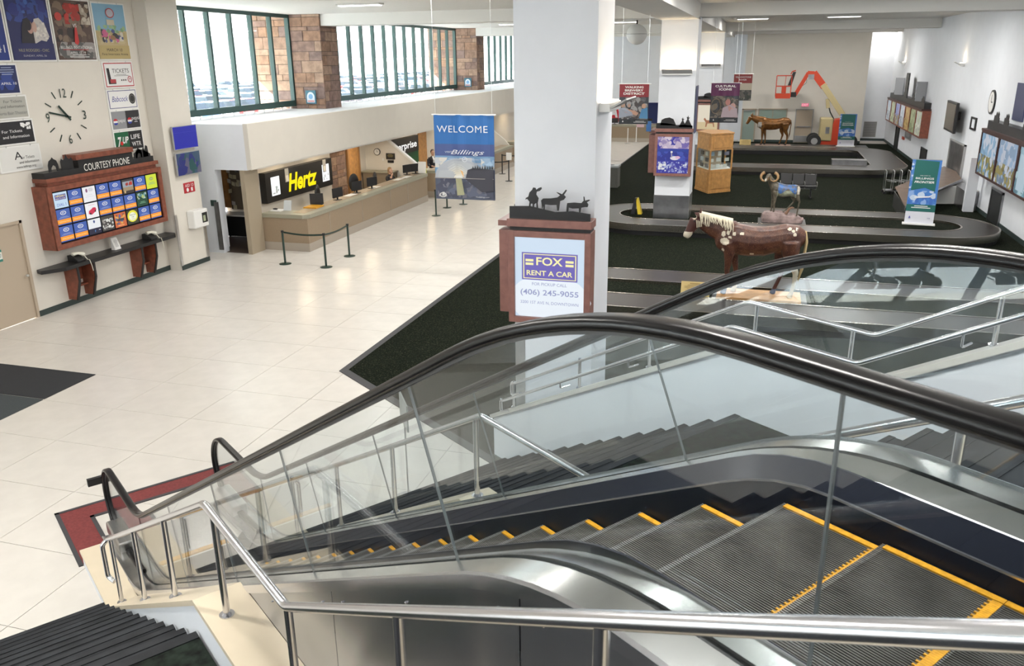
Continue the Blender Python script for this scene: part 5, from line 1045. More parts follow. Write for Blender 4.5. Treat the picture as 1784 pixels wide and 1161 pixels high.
# roll-up banners
def rollup(x, y, z, wd, hh, rot, lab):
    t = thing('rollup_banner', lab, 'banner', (x, y, z), rot); MB().box(-wd / 2 - .06, -.12, 0, wd / 2 + .06, .12, .05).build('base', m_white_p, t, local=True, bevel=.01); MB().cyl((0, .04, .05), .012, hh - .05, 8).build('pole', m_steel, t, local=True)
    MB().box(-wd / 2, -.012, .05, wd / 2, .0, hh).build('panel', m_white_p, t, local=True); MB().box(-wd / 2, -.02, hh, wd / 2, .01, hh + .02).build('top_rail', m_steel, t, local=True)
    a = Art((-wd / 2, -.013, .05), X, Z, wd, hh - .05, lay=.0015); G = (.015, .13, .115); a.rect(0, 0, 1, 1, (.66, .67, .74)); a.rect(0, .22, 1, 1, (.06, .2, .55)); a.blobs([(.5, .6, .75), (.25, .4, .7), (.05, .15, .5)], .02, .28, .98, .52, 26, .05, .13, 3)
    a.blobs([(.55, .65, .8), (.15, .28, .6)], .0, .55, .12, .98, 14, .03, .06, 8); a.poly([(.08, .52), (.55, .57), (.9, .51), (.92, .98), (.12, 1.0)], G); a.rect(0, .19, 1, .30, G); a.text('WELCOME TO', .5, .75, .013, WH, .35); a.text('BILLINGS', .5, .70, .028, WH, .62, fat=.02); a.text('FRONTIER', .5, .64, .032, WH, .68, fat=.03, shear=.2)
    a.bars(.15, .85, .27, .012, 2, .014, WH); a.poly([(.3, .40), (.75, .42), (.86, .47), (.72, .44), (.3, .43)], (.75, .78, .85)); a.ell(.3, .415, .08, .018, (.7, .73, .8)); a.poly([(.12, .08), (.2, .08), (.16, .12)], (.1, .1, .4)); a.text('AIR', .82, .08, .016, (.1, .1, .3), .1)
    o = a.build('print', None); o.parent = t; return t
rollup(5.05, 28.9, .302, .84, 2.05, math.radians(-8), 'green and blue roll-up banner nearer the camera, at the second carousel'); rollup(4.75, 52.95, .36, .92, 1.85, 0, 'green and blue roll-up banner far off, beside the boom lift')
# oak display case
t = thing('display_case', 'tall oak display case with glass middle and small exhibits', 'cabinet', (-1.7, 36.6, 0))
foot = [(-1.98, 35.75), (-1.12, 36.55), (-1.45, 37.75), (-2.3, 37.9), (-2.62, 37.0)]
def pr(sc, z0, z1, nm, m, **k): cx_, cy_ = -1.85, 36.8; return MB().prism([(cx_ + (a - cx_) * sc, cy_ + (b_ - cy_) * sc, z0) for a, b_ in foot], Z * (z1 - z0)).build(nm, m, t, **k)
pr(1.03, 0, .10, 'plinth', m_oak); pr(1, .10, .98, 'base_cabinet', m_oak); pr(1.0, 1.78, 2.42, 'top_cabinet', m_oak); pr(1.04, 2.42, 2.47, 'cornice', m_oak); pr(.96, .98, 1.0, 'display_floor', m_white_p)
for i, (a, b_) in enumerate(foot): MB().box(a * .98 - 1.85 * .02 - .035, b_ * .98 + 36.8 * .02 - .035, .98, a * .98 - 1.85 * .02 + .035, b_ * .98 + 36.8 * .02 + .035, 1.78).build('corner_post', m_oak, t)
A0, A1, A2 = V((-1.98, 35.75, 0)), V((-1.12, 36.55, 0)), V((-2.62, 37.0, 0))
for P0, P1 in ((A0, A1), (A2, A0)):
    u = (P1 - P0).normalized(); L_ = (P1 - P0).length; nrm = u.cross(Z); MB().obox(P0 + u * .03 + Z * .99 - nrm * .01, u * (L_ - .06), Z * .78, nrm * .006).build('glass', m_pane, t)
    for z0, z1 in ((.18, .9), (1.86, 2.34)): MB().obox(P0 + u * .12 + Z * z0, u * (L_ - .24), Z * (z1 - z0), nrm * .018).build('raised_panel', m_oak, t, bevel=.008)
MB().prism([(-1.6, 37.6, 1.0), (-2.4, 37.5, 1.0), (-2.4, 37.55, 1.0), (-1.6, 37.65, 1.0)], Z * .78).build('back_panel', m_tan, t)
r = random.Random(8); u = (A1 - A0).normalized(); nrm = u.cross(Z)
for i in range(9):
    x, z = .12 + (i % 3) * .34 + r.uniform(0, .08), 1.04 + (i // 3) * .25; c_ = A0 + u * x - nrm * (.12 + .1 * r.random()); MB().obox(c_ + Z * z, u * r.uniform(.16, .26), Z * r.uniform(.12, .18), nrm * .02).build('framed_card', cm(r.choice([(.6, .6, .58), (.3, .42, .55), (.5, .5, .52), (.65, .64, .6), (.2, .2, .28)])), t)
u = (A0 - A2).normalized(); nrm = u.cross(Z)
for i in range(6): c_ = A2 + u * (.18 + (i % 2) * .5) - nrm * .15 + Z * (1.02 + (i // 2) * .25); MB().obox(c_, u * .24, Z * .16, nrm * .05).build('framed_card', cm(r.choice([(.55, .55, .5), (.08, .07, .07), (.4, .45, .5)])), t)
# black bench, bin, stanchions, wet floor sign
t = thing('waiting_bench', 'black upholstered waiting bench behind the bighorn ram', 'bench', (1.6, 35.6, 0))
for k in range(3): x0 = .88 + k * .47; MB().box(x0, 35.3, .42, x0 + .45, 35.8, .52).build('seat', m_black, t, bevel=.02); MB().prism([(x0, 35.78, .5), (x0 + .45, 35.78, .5), (x0 + .45, 35.86, .5), (x0, 35.86, .5)], Z * .42 + Y * .08).build('backrest', m_black, t, bevel=.015)
MB().box(.9, 35.5, .36, 2.28, 35.58, .42).build('beam', m_steel, t)
for x in (1.1, 2.05): MB().box(x, 35.25, .02, x + .06, 35.85, .06).box(x, 35.5, .06, x + .05, 35.56, .38).build('leg', m_black, t)
for x in (.86, 1.33, 1.8, 2.27): MB().box(x, 35.3, .62, x + .03, 35.75, .65).box(x, 35.3, .5, x + .03, 35.33, .62).build('armrest', m_steel, t)
t = thing('waste_bin', 'square grey stone waste bin at the edge of the dark carpet', 'bin', (-6.2, 36.9, 0)); MB().box(-6.6, 36.55, 0, -5.95, 37.25, .88).build('body', mat('bin_aggregate', (.10, .10, .09), .8, noise=.4, nscale=60), t, bevel=.01); MB().box(-6.62, 36.53, .88, -5.93, 37.27, .96).build('top', mat('bin_top_grey', (.35, .37, .38), .35), t, bevel=.01); MB().cyl((-6.28, 36.9, .955), .12, .01, 16).build('opening', m_black, t)
t = thing('wet_floor_sign', 'black and yellow folded floor sign standing inside the second carousel', 'sign', (-4.0, 28.9, .302)); MB().prism([(-4.18, 28.7, .302), (-4.05, 28.7, .302), (-3.98, 28.7, .85), (-4.06, 28.7, .85)], Y * .28).build('panel', m_black, t); MB().prism([(-3.80, 28.7, .302), (-3.93, 28.7, .302), (-4.02, 28.7, .85), (-3.95, 28.7, .85)], Y * .28).build('panel', cm((.75, .55, .03)), t)
def stanchion(x, y, m, lab, h=.97, grp=None):
    t = thing('stanchion', lab, 'stanchion', (x, y, 0), 0, grp); MB().tube([(x, y, 0), (x, y, .012), (x, y, .03)], .17, 24, rs=[.17, .17, .05]).build('base', m, t, smooth=True); MB().cyl((x, y, .02), .03, h - .02, 12).build('post', m, t, smooth=True); MB().cyl((x, y, h - .06), .04, .06, 12).build('cap', m_black if m is m_dgreen else m, t); return t
S_ = [stanchion(-12.79, 20.29, m_dgreen, 'dark green stanchion at the left end of the belt by the first counter'), stanchion(-11.45, 20.22, m_dgreen, 'dark green stanchion in the middle of the three by the first counter'), stanchion(-11.44, 21.62, m_dgreen, 'dark green stanchion furthest back of the three by the first counter'), stanchion(-11.34, 28.4, m_dgreen, 'dark green stanchion just left of the hanging welcome banner'), stanchion(-11.55, 30.1, m_dgreen, 'dark green stanchion half hidden under the welcome banner, nearer one'), stanchion(-11.2, 31.0, m_dgreen, 'dark green stanchion hidden above its foot by the welcome banner'), stanchion(-11.27, 37.6, m_black, 'black stanchion with a small white sign beside the tall column'), stanchion(-12.33, 40.0, m_black, 'black stanchion further back by the second counter')]
def belt(p, q, lab, m=m_dgreen, z=.92, thick=.05):
    p, q = V((*p, z)), V((*q, z)); d_ = (q - p); n = 8; mb = MB(); u = d_.normalized(); nn = u.cross(Z) * .003
    pts = [p + d_ * i / n - Z * .04 * math.sin(math.pi * i / n) for i in range(n + 1)]; mb.add([a + Z * k * thick / 2 + nn * s for s in (-1, 1) for k in (-1, 1) for a in pts], []); N = n + 1
    for i in range(n): mb.f += [[i, i + 1, N + i + 1, N + i], [2 * N + i, 2 * N + i + 1, 3 * N + i + 1, 3 * N + i], [i, i + 1, 2 * N + i + 1, 2 * N + i], [N + i, N + i + 1, 3 * N + i + 1, 3 * N + i]]; mb.mi += [0] * 4
    return one('barrier_belt', mb, m, lab, 'belt')
belt((-12.75, 20.29), (-11.49, 20.22), 'dark green belt between the two front stanchions'); belt((-11.45, 20.26), (-11.44, 21.58), 'dark green belt running back to the third stanchion'); belt((-11.29, 37.6), (-12.3, 37.4), 'black belt beside the right edge of the banner', m_black); belt((-12.3, 40.0), (-11.2, 40.3), 'black belt at the back stanchion', m_black)
one('stanchion_sign', MB().box(-11.38, 37.56, .98, -11.12, 37.6, 1.32), m_white_p, 'small white card on top of the black stanchion by the tall column', 'sign')
for x, y, lb in ((-8.55, 56.2, 'white post at the far left near the red sign'), (-8.1, 57.0, 'white post just right of the other white post by the far counter')):
    t = thing('stanchion', lb, 'stanchion', (x, y, 0)); MB().cyl((x, y, 0), .03, 1.0, 10).build('post', m_white_p, t); MB().cyl((x, y, 0), .17, .02, 20).build('base', m_steel, t)
one('card_sign', MB().box(-8.1, 56.95, 1.0, -7.6, 56.98, 1.25), cm((.6, .42, .45)), 'small pinkish card sign over the white posts', 'sign')

# ---- kiosks on the columns
def kiosk(y, lab, screen, silh, zb, zt, em, pic=None):
    t = thing('column_kiosk', lab, 'sign', (-2.75, y - .2, zb)); f = y - .28
    MB().box(CX0 - .02, f + .03, zb, CX1 + .02, y - .01, zt).build('box', m_woodp, t)
    MB().box(CX0 - .25, y + .0, zb + .05, CX0 - .01, y + 1.2, zt - .06).build('side_box', m_woodp, t, bevel=.01)
    fr = MB(); w_ = .09; fr.box(CX0 - .02, f - .03, zb, CX0 + w_ - .02, f + .03, zt); fr.box(CX1 - w_ + .02, f - .03, zb, CX1 + .02, f + .03, zt); fr.box(CX0 + w_ - .02, f - .03, zb, CX1 - w_ + .02, f + .03, zb + w_); fr.box(CX0 + w_ - .02, f - .03, zt - w_, CX1 - w_ + .02, f + .03, zt); fr.build('frame', m_woodp, t, bevel=.006)
    a = Art((CX0 + w_ - .02, f + .02, zb + w_), X, Z, CX1 - CX0 - 2 * w_ + .04, zt - zb - 2 * w_, emit=em); screen(a); a.build('lit_panel', t)
    MB().box(CX0 - .0, f + .02, zt, CX1 - .0, y - .01, zt + .06).build('neck', m_black, t); MB().box(CX0 - .03, f - .05, zt + .06, CX1 + .03, y - .01, zt + .17).build('cornice', m_woodp, t, bevel=.006)
    MB().box(CX0 - .26, y + .0, zt + .0, CX0 - .02, y + 1.2, zt + .08).build('side_cornice', m_woodp, t); z0 = zt + .17
    MB().prism([(CX0, f, z0), (CX1, f, z0), (CX1, f, z0 + .10), (CX1 - .25, f, z0 + .13), (CX1 - .5, f, z0 + .11), (CX0 + .3, f, z0 + .18), (CX0, f, z0 + .17)], Y * .015).build('silhouette_base', m_black, t)
    MB().prism([(CX0 - .04, y + .1, zt + .08), (CX0 - .04, y + 1.1, zt + .08), (CX0 - .04, y + 1.1, zt + .2), (CX0 - .04, y + .4, zt + .3), (CX0 - .04, y + .1, zt + .3)], X * .015).build('side_silhouette', m_black, t)
    for pts, ox, oz, sc in silh: MB().prism([(CX0 + ox + a_ * sc, f, z0 + oz + b_ * sc) for a_, b_ in pts], Y * .015).build('silhouette', m_black, t)
    return t
rider = [(0, 0), (.05, .35), (-.08, .5), (-.18, .45), (-.15, .55), (-.02, .62), (.05, .85), (.2, 1.0), (.25, 1.12), (.38, 1.1), (.42, 1.0), (.55, 1.1), (.7, 1.15), (.72, 1.05), (.62, .95), (.45, .9), (.42, .75), (.55, .55), (.5, .3), (.52, 0), (.45, 0), (.42, .3), (.3, .2), (.3, 0), (.22, 0), (.22, .25), (.12, .25), (.07, 0)]
steer = [(.05, 0), (.03, .3), (0, .5), (.1, .6), (.5, .62), (.85, .68), (1.0, .8), (.8, .95), (.9, .93), (1.1, .85), (1.3, 1.1), (1.35, 1.05), (1.2, .82), (1.3, .72), (1.2, .58), (1.0, .5), (.95, .1), (.93, 0), (.85, 0), (.82, .3), (.5, .28), (.2, .3), (.18, 0), (.12, 0), (.12, .25)]
steer2 = [(0, 0), (.02, .35), (.05, .55), (.5, .6), (.95, .58), (1.1, .75), (1.08, 1.0), (1.14, .98), (1.18, .75), (1.45, .82), (1.5, .78), (1.3, .65), (1.4, .5), (1.35, .35), (1.2, .35), (.95, .3), (.9, 0), (.82, 0), (.8, .25), (.4, .22), (.15, .28), (.12, 0)]
def foxad(a):
    a.rect(0, 0, 1, 1, (.60, .72, .86)); a.ell(.5, .22, .6, .32, (.80, .86, .93)); P = (.16, .13, .46); Yl = (.92, .86, .42); a.rect(.10, .47, .90, .81, P); a.rect(.12, .485, .88, .795, Yl); a.rect(.135, .495, .865, .785, P)
    a.text('FOX', .5, .66, .095, Yl, .38, fat=.02); a.text('RENT A CAR', .5, .53, .06, Yl, .66, fat=.02)
    for x0 in (.155, .73): a.rect(x0, .70, x0 + .115, .73, Yl, z=False); a.rect(x0, .655, x0 + .115, .685, Yl)
    T_ = (.30, .33, .55); a.text('FOR PICKUP CALL', .5, .405, .036, T_, .50); a.text('(406) 245-9055', .5, .285, .066, T_, .84, fat=.012); a.text('3200 1ST AVE N, DOWNTOWN', .5, .17, .036, T_, .84)
kiosk(11.4, 'brown-framed lit car hire advert on the tall foreground column, cattle silhouettes on top', foxad, [(rider, .28, .15, .26), (steer, .46, .13, .27), (steer2, .82, .12, .22)], 1.86, 3.22, .92)
def swan(a):
    a.rect(0, 0, 1, 1, (.05, .05, .38)); a.blobs([(.35, .28, .5), (.6, .5, .65), (.2, .15, .45), (.75, .65, .75)], 0, .68, 1, 1, 60, .04, .12, 2); a.rect(0, .5, 1, .66, (.03, .06, .35)); a.blobs([(.06, .1, .5), (.03, .04, .3)], 0, .35, 1, .6, 40, .04, .1, 3)
    a.ell(.56, .42, .14, .055, (.85, .8, .85)); a.ell(.66, .44, .08, .04, (.8, .5, .7)); a.poly([(.45, .44), (.44, .55), (.48, .55), (.49, .44)], (.4, .38, .5)); a.ell(.46, .585, .035, .03, (.9, .9, .85)); a.blobs([(.5, .55, .8), (.3, .35, .7), (.75, .78, .85), (.15, .15, .5)], 0, .02, 1, .32, 110, .012, .035, 4); a.blobs([(.85, .85, .85)], .05, .1, .3, .28, 6, .04, .07, 5)
mound = [(0, 0), (.1, .35), (.3, .45), (.6, .5), (.85, .4), (1, .1), (1.05, 0)]; tipi = [(0, 0), (.25, .5), (.2, .65), (.26, .62), (.3, .75), (.34, .6), (.42, .62), (.34, .5), (.6, 0)]
kiosk(28.2, 'brown-framed lit swan picture on the second column, tipi silhouettes on top', swan, [(mound, .12, .1, .5), (tipi, .72, .05, .42), (tipi, .86, .05, .5)], 1.76, 3.12, .7)
kiosk(45.3, 'brown-framed lit panel with a small antelope on the third column, partly behind a banner', lambda a: a.rect(0, 0, 1, 1, (.75, .68, .55)).rect(0, 0, 1, .3, (.62, .5, .3)).poly([(.4, .1), (.42, .28), (.3, .42), (.36, .48), (.45, .38), (.8, .36), (.85, .1), (.8, .1), (.76, .24), (.5, .24), (.46, .1)], (.35, .15, .08)), [(mound, .3, .1, .5)], 1.8, 3.2, .85)

# ---- hanging banners
def hang(x0, x1, y, z0, z1, lab, art, wires=True, wave=.02):
    t = thing('hanging_banner', lab, 'banner', ((x0 + x1) / 2, y, z0)); wd, hh = x1 - x0, z1 - z0
    f = lambda u, v: wave * (math.sin(u * 19) * (1 - .3 * v) + .5 * math.sin(u * 31 + 1.3))
    n = 28; mb = MB(); g = [V((x0 + wd * i / n, y - f(i / n, j / 4) , z0 + hh * j / 4)) for j in range(5) for i in range(n + 1)]; mb.add(g + [q + Y * .006 for q in g], [(j * (n + 1) + i, j * (n + 1) + i + 1, (j + 1) * (n + 1) + i + 1, (j + 1) * (n + 1) + i) for j in range(4) for i in range(n)] + [(5 * (n + 1) + j * (n + 1) + i, 5 * (n + 1) + (j + 1) * (n + 1) + i, 5 * (n + 1) + (j + 1) * (n + 1) + i + 1, 5 * (n + 1) + j * (n + 1) + i + 1) for j in range(4) for i in range(n)])
    mb.build('cloth', cm((.3, .32, .35)), t); MB().tube([(x0 - .05, y, z1), (x1 + .05, y, z1)], .018, 8).build('rod', m_white_p, t)
    a = Art((x0, y - .004, z0), X, Z, wd, hh, lay=.0025); a.curve = f; art(a); a.build('print', t)
    if wires:
        for x in (x0 + .05, x1 - .05): MB().tube([(x, y, z1), (x, y, CZ)], .004, 4).build('wire', m_steel, t)
def welcome(a):
    B = (.03, .17, .50); a.rect(0, 0, 1, 1, (.10, .14, .26)); a.rect(0, .66, 1, 1, B); a.rect(0, .50, 1, .66, (.07, .11, .30)); a.rect(0, .40, 1, .52, (.20, .36, .58)); a.rect(0, .36, 1, .44, (.48, .50, .55)); a.blobs([(.35, .50, .68), (.62, .66, .70), (.75, .74, .70)], .0, .36, 1, .50, 60, .03, .08, 3)
    a.blobs([(.12, .3, .55), (.2, .38, .6)], 0, .30, .35, .38, 20, .03, .06, 4); a.rect(0, 0, 1, .25, (.10, .12, .18)); a.blobs([(.14, .16, .24), (.08, .09, .14), (.2, .2, .25)], 0, .02, 1, .26, 50, .04, .1, 5)
    a.ell(.42, .262, 0.416, 0.230, (0.46, 0.50, 0.56), a0=0, a1=180); a.ell(.42, .262, 0.364, 0.202, (0.50, 0.54, 0.58), a0=0, a1=180); a.ell(.42, .262, 0.312, 0.173, (0.56, 0.59, 0.61), a0=0, a1=180); a.ell(.42, .262, 0.260, 0.144, (0.63, 0.65, 0.64), a0=0, a1=180); a.ell(.42, .262, 0.215, 0.119, (0.71, 0.71, 0.67), a0=0, a1=180); a.ell(.42, .262, 0.169, 0.094, (0.80, 0.78, 0.70), a0=0, a1=180); a.ell(.42, .262, 0.130, 0.072, (0.88, 0.85, 0.74), a0=0, a1=180); a.ell(.42, .262, 0.091, 0.050, (0.95, 0.92, 0.82), a0=0, a1=180); a.ell(.42, .262, 0.058, 0.032, (1.00, 1.00, 0.95), a0=0, a1=180); a.poly([(.52, .25), (.56, .36), (.66, .385), (1, .37), (1, .12), (.8, .1)], (.055, .055, .075)); a.poly([(.44, .36), (.5, .26), (.48, .34)], (.8, .45, .15)); a.poly([(.36, .26), (.46, .26), (.50, .06), (.38, .05)], (.42, .42, .26)); a.rect(0, .255, 1, .262, (.45, .42, .40))
    for k in range(9): a.poly([(.64 + k * .04, .375), (.655 + k * .04, .41 + .01 * (k % 3)), (.67 + k * .04, .375)], (.04, .05, .06), z=False)
    a.L += 1; a.text('WELCOME', .49, .80, .078, (.88, .9, .93), .84, sp=1.08); a.text('VISIT', .25, .56, .02, (.75, .8, .88), .12); a.text('Billings', .57, .545, .052, (.85, .88, .93), .56, shear=.35); a.ring(.52, .485, .042, .030, .2, (.8, .83, .88)); a.poly([(.49, .475), (.52, .50), (.55, .475), (.52, .487)], (.8, .83, .88)); a.text('MONTANA TRAILHEAD' if False else 'MONTANAS', .36, .48, .012, (.6, .65, .75), .18); a.text('TRAILHEAD', .68, .48, .012, (.6, .65, .75), .18)
    a.text('VisitBillings.com', .81, .035, .014, WH, .22); a.ring(.14, .055, .06, .03, .3, WH); a.rect(.13, .05, .17, .09, WH); a.text('BILLINGS', .14, .035, .02, WH, .14)
hang(-7.95, -6.36, 20.0, 2.10, 4.20, 'large blue hanging welcome banner with a sunrise photograph, left of the tall column', welcome, wave=.011)
def crowd(a, top, cols, lines, skin=True, sd=1):
    a.rect(0, 0, 1, 1, (.045, .05, .06)); a.blobs(cols, .02, .12, .98, .68, 60, .05, .12, sd); a.rect(0, 0, 1, .12, (.02, .025, .03)); a.rect(0, .68, 1, 1, top); 
    for i, s in enumerate(lines): a.text(s, .5, .90 - i * .08, .052, (.85, .83, .8), min(.72, .09 * len(s)), fat=.03)
    a.bars(.5, .95, .07, .012, 2, .015, (.5, .5, .5)); a.poly([(.12, .05), (.17, .05), (.145, .10)], WH)
def brew(a): crowd(a, (.25, .02, .03), [(.10, .10, .11), (.22, .2, .19), (.06, .05, .05), (.3, .3, .3)], ['WALKING', 'BREWERY', 'DISTRICT'], sd=3); a.poly([(0, .15), (.0, .4), (.18, .42), (.45, .3), (.5, .22), (.3, .2)], (.3, .33, .4)); a.poly([(.2, .30), (.62, .22), (.68, .28), (.55, .34), (.3, .38)], (.42, .24, .17)); a.ell(.14, .48, .07, .06, (.4, .25, .18)); a.ell(.85, .46, .07, .06, (.42, .26, .18)); a.poly([(.7, .15), (.78, .38), (.98, .42), (1, .14)], (.06, .2, .38)); a.ell(.35, .47, .05, .05, (.4, .25, .2))
def cult(a): crowd(a, (.11, .015, .075), [(.08, .07, .06), (.18, .15, .12), (.05, .05, .05)], ['CULTURAL', 'ICONS'], sd=5); a.ring(.2, .42, .18, .2, .12, (.2, .15, .1)); a.ring(.2, .42, .06, .07, .5, (.2, .15, .1)); a.ell(.62, .52, .09, .08, (.45, .2, .17)); a.ell(.80, .42, .1, .08, (.5, .3, .26)); a.poly([(.4, .14), (.45, .38), (.7, .46), (.95, .36), (1, .14)], (.42, .33, .36)); a.ell(.66, .36, .08, .07, (.5, .28, .25))
hang(-3.92, -3.10, 24.0, 3.72, 4.80, 'hanging banner with red top and people toasting, beside the second column', brew, wave=.008); hang(-1.83, -.86, 31.0, 3.27, 4.61, 'hanging banner with purple top, over the oak display case', cult, wave=.006)
hang(-1.40, -.60, 40.0, 3.58, 4.72, 'furthest hanging banner with red top and pale river view', lambda a: a.rect(0, 0, 1, 1, (.06, .065, .06)).rect(0, .4, 1, .66, (.50, .45, .36)).blobs([(.12, .11, .1), (.2, .19, .17), (.04, .05, .04)], 0, .02, 1, .38, 30, .06, .12, 3).rect(0, .66, 1, 1, (.24, .03, .03)).text('YELLOWSTONE', .5, .86, .055, WH, .85).text('RIVER', .5, .76, .055, WH, .4), wave=.003)
t = thing('side_banner', 'narrow dark banner edge hanging on the right side of the second column', 'banner', (-2.15, 28.7, 3.1)); MB().box(CX1 + .02, 28.4, 3.1, CX1 + .035, 29.2, 4.6).build('cloth', cm((.06, .07, .15)), t)
# ---- far rental desks
counter(-10.6, -6.7, 57.3, 58.6, 'grey-brown far counter below the red and navy signs', 1.0)
t = thing('wall_sign', 'red sign with white italic letters above the far counter', 'sign', (-9.6, 61.8, 1.0)); MB().box(-11.5, 61.82, 1.0, -8.9, 61.9, 2.5).build('panel', cm((.55, .01, .02)), t); Art((-11.4, 61.815, 1.0), X, Z, 2.4, 1.5).text('AVIS', .60, .22, .42, (.85, .85, .85), .75, fat=.05, shear=.2).build('lettering', t)
t = thing('wall_sign', 'navy blue panel with a small orange mark beside the red sign', 'sign', (-7.6, 61.8, .9)); MB().box(-8.75, 61.82, .9, -6.75, 61.9, 2.5).build('panel', cm((.01, .025, .14)), t); Art((-7.1, 61.815, 1.0), X, Z, .3, 1.4).rect(0, .5, 1, .8, (.6, .3, .25)).rect(.1, .2, .8, .6, (.45, .5, .7)).build('print', t)
one('info_plate', MB().box(-3.68, 28.14, 3.17, -3.52, 28.17, 3.5), cm((.03, .12, .32)), 'small blue plate left of the second column', 'plate')
desk_monitor(-9.7, 57.7, 0, 'small dark monitor at the left of the far counter'); desk_monitor(-7.4, 57.7, 0, 'small pale monitor at the right of the far counter')

# ---- far wall items: exit sign, boom lift
t = thing('exit_sign', 'red lit exit sign over the tan double door on the far wall', 'sign', (2.5, 58.7, 2.32)); MB().box(2.28, 58.6, 2.3, 2.8, 58.7, 2.52).build('case', m_white_p, t); Art((2.32, 58.598, 2.31), X, Z, .44, .2, emit=1).rect(0, 0, 1, 1, (.7, .12, .2)).text('EXIT', .5, .2, .6, (1, .75, .8), .8).build('lettering', t)
OR = mat('orange_machine_paint', (.50, .045, .012), .4); CRM = mat('cream_machine_paint', (.46, .38, .20), .45)
t = thing('boom_lift', 'orange and cream boom lift with raised basket near the far wall', 'boom lift', (4.2, 56.3, 0)); yb = 56.3
def bar(p, q, wd, hh, nm, m):
    p, q = V(p), V(q); u = (q - p); n = Y; s = u.normalized().cross(n); MB().obox(p - s * hh / 2 - n * wd / 2, u, s * hh, n * wd).build(nm, m, t, bevel=.01)
def xz(px, pz): return (px, yb, pz)
bar(xz(4.95, 1.6), xz(3.35, 3.75), .28, .34, 'lower_boom', CRM); bar(xz(3.45, 3.6), xz(2.75, 4.45), .24, .40, 'telescope_section', OR); bar(xz(2.80, 4.42), xz(2.40, 4.45), .22, .22, 'knuckle', OR); bar(xz(2.45, 4.45), xz(1.78, 3.12), .18, .22, 'jib', OR)
MB().box(2.45, yb - .16, 4.05, 2.8, yb + .16, 4.35).build('hydraulic_block', m_dsteel, t); MB().tube([xz(3.75, 2.7), xz(3.95, 2.1), xz(4.2, 1.7)], .035, 8).build('hydraulic_cylinder', m_black, t); bar(xz(3.72, 2.9), xz(3.8, 2.35), .12, .22, 'bracket', CRM); MB().tube([xz(2.4, 4.2), xz(2.38, 3.85), xz(2.15, 3.65), xz(1.95, 3.7)], .015, 6).build('hose', m_black, t)
MB().box(1.5, yb - .12, 3.0, 1.85, yb + .12, 3.3).build('basket_pivot', m_black, t)
bx0, bx1, bz0, bz1 = .62, 1.5, 2.93, 4.28
for x in (bx0, bx1 - .0):
    for y in (yb - .4, yb + .4): MB().tube([(x, y, bz0 + .1), (x, y, bz1)], .025, 6).build('basket_post', OR, t)
for z in (bz0 + .72, bz1): MB().tube([(bx0, yb - .4, z), (bx1, yb - .4, z), (bx1, yb + .4, z), (bx0, yb + .4, z), (bx0, yb - .4, z)], .025, 6).build('basket_rail', OR, t)
MB().box(bx0, yb - .42, bz0, bx1, yb - .38, bz0 + .28).build('toe_board', OR, t); MB().box(bx0, yb + .38, bz0, bx1, yb + .42, bz0 + .28).build('toe_board', OR, t); MB().box(bx0, yb - .4, bz0 + .0, bx1, yb + .4, bz0 + .04).build('basket_floor', m_dsteel, t); MB().tube([(1.12, yb - .4, bz0 + .2), (1.15, yb - .4, bz1)], .02, 6).build('basket_post', OR, t)
MB().box(.95, yb - .41, 3.25, 1.22, yb - .30, 3.66).build('document_box', OR, t, bevel=.01); MB().prism([(1.30, yb - .2, 3.7), (1.55, yb - .2, 4.5), (1.72, yb - .2, 4.5), (1.52, yb - .2, 3.7)], Y * .3).build('control_box', m_black, t); MB().tube([xz(1.42, 4.35), xz(1.5, 4.52), xz(1.7, 4.58)], .04, 6).build('guard_bar', OR, t)
Art((.75, yb - .425, bz0 + .06), X, Z, .6, .16).rect(0, 0, 1, 1, (.25, .03, .02)).text('LIFT' if False else '', .5, .2, .5, WH) if False else None
MB().box(3.42, yb - .55, .40, 4.15, yb + .55, 1.78).build('engine_cover', CRM, t, bevel=.06); MB().box(3.75, yb - .56, .85, 3.98, yb - .545, 1.25).build('hatch', m_dsteel, t)
MB().prism([(4.0, yb - .5, .35), (4.75, yb - .5, .35), (4.9, yb - .5, 1.3), (4.6, yb - .5, 1.75), (4.25, yb - .5, 1.70), (4.05, yb - .5, 1.2)], Y * 1.0).build('turntable', OR, t, bevel=.05)
MB().box(3.3, yb - .5, .15, 5.3, yb + .5, .40).build('chassis', OR, t, bevel=.02)
for x in (3.15, 5.25):
    for y in (yb - .75, yb + .5):
        w_ = MB().tube([(x, y, .40), (x, y + .26, .40)], .40, 22).build('wheel', mat('tyre_rubber', (.03, .03, .03), .8), t); MB().tube([(x, y - .01, .40), (x, y + .02, .40)], .2, 14).build('hub', m_grey_p, t)
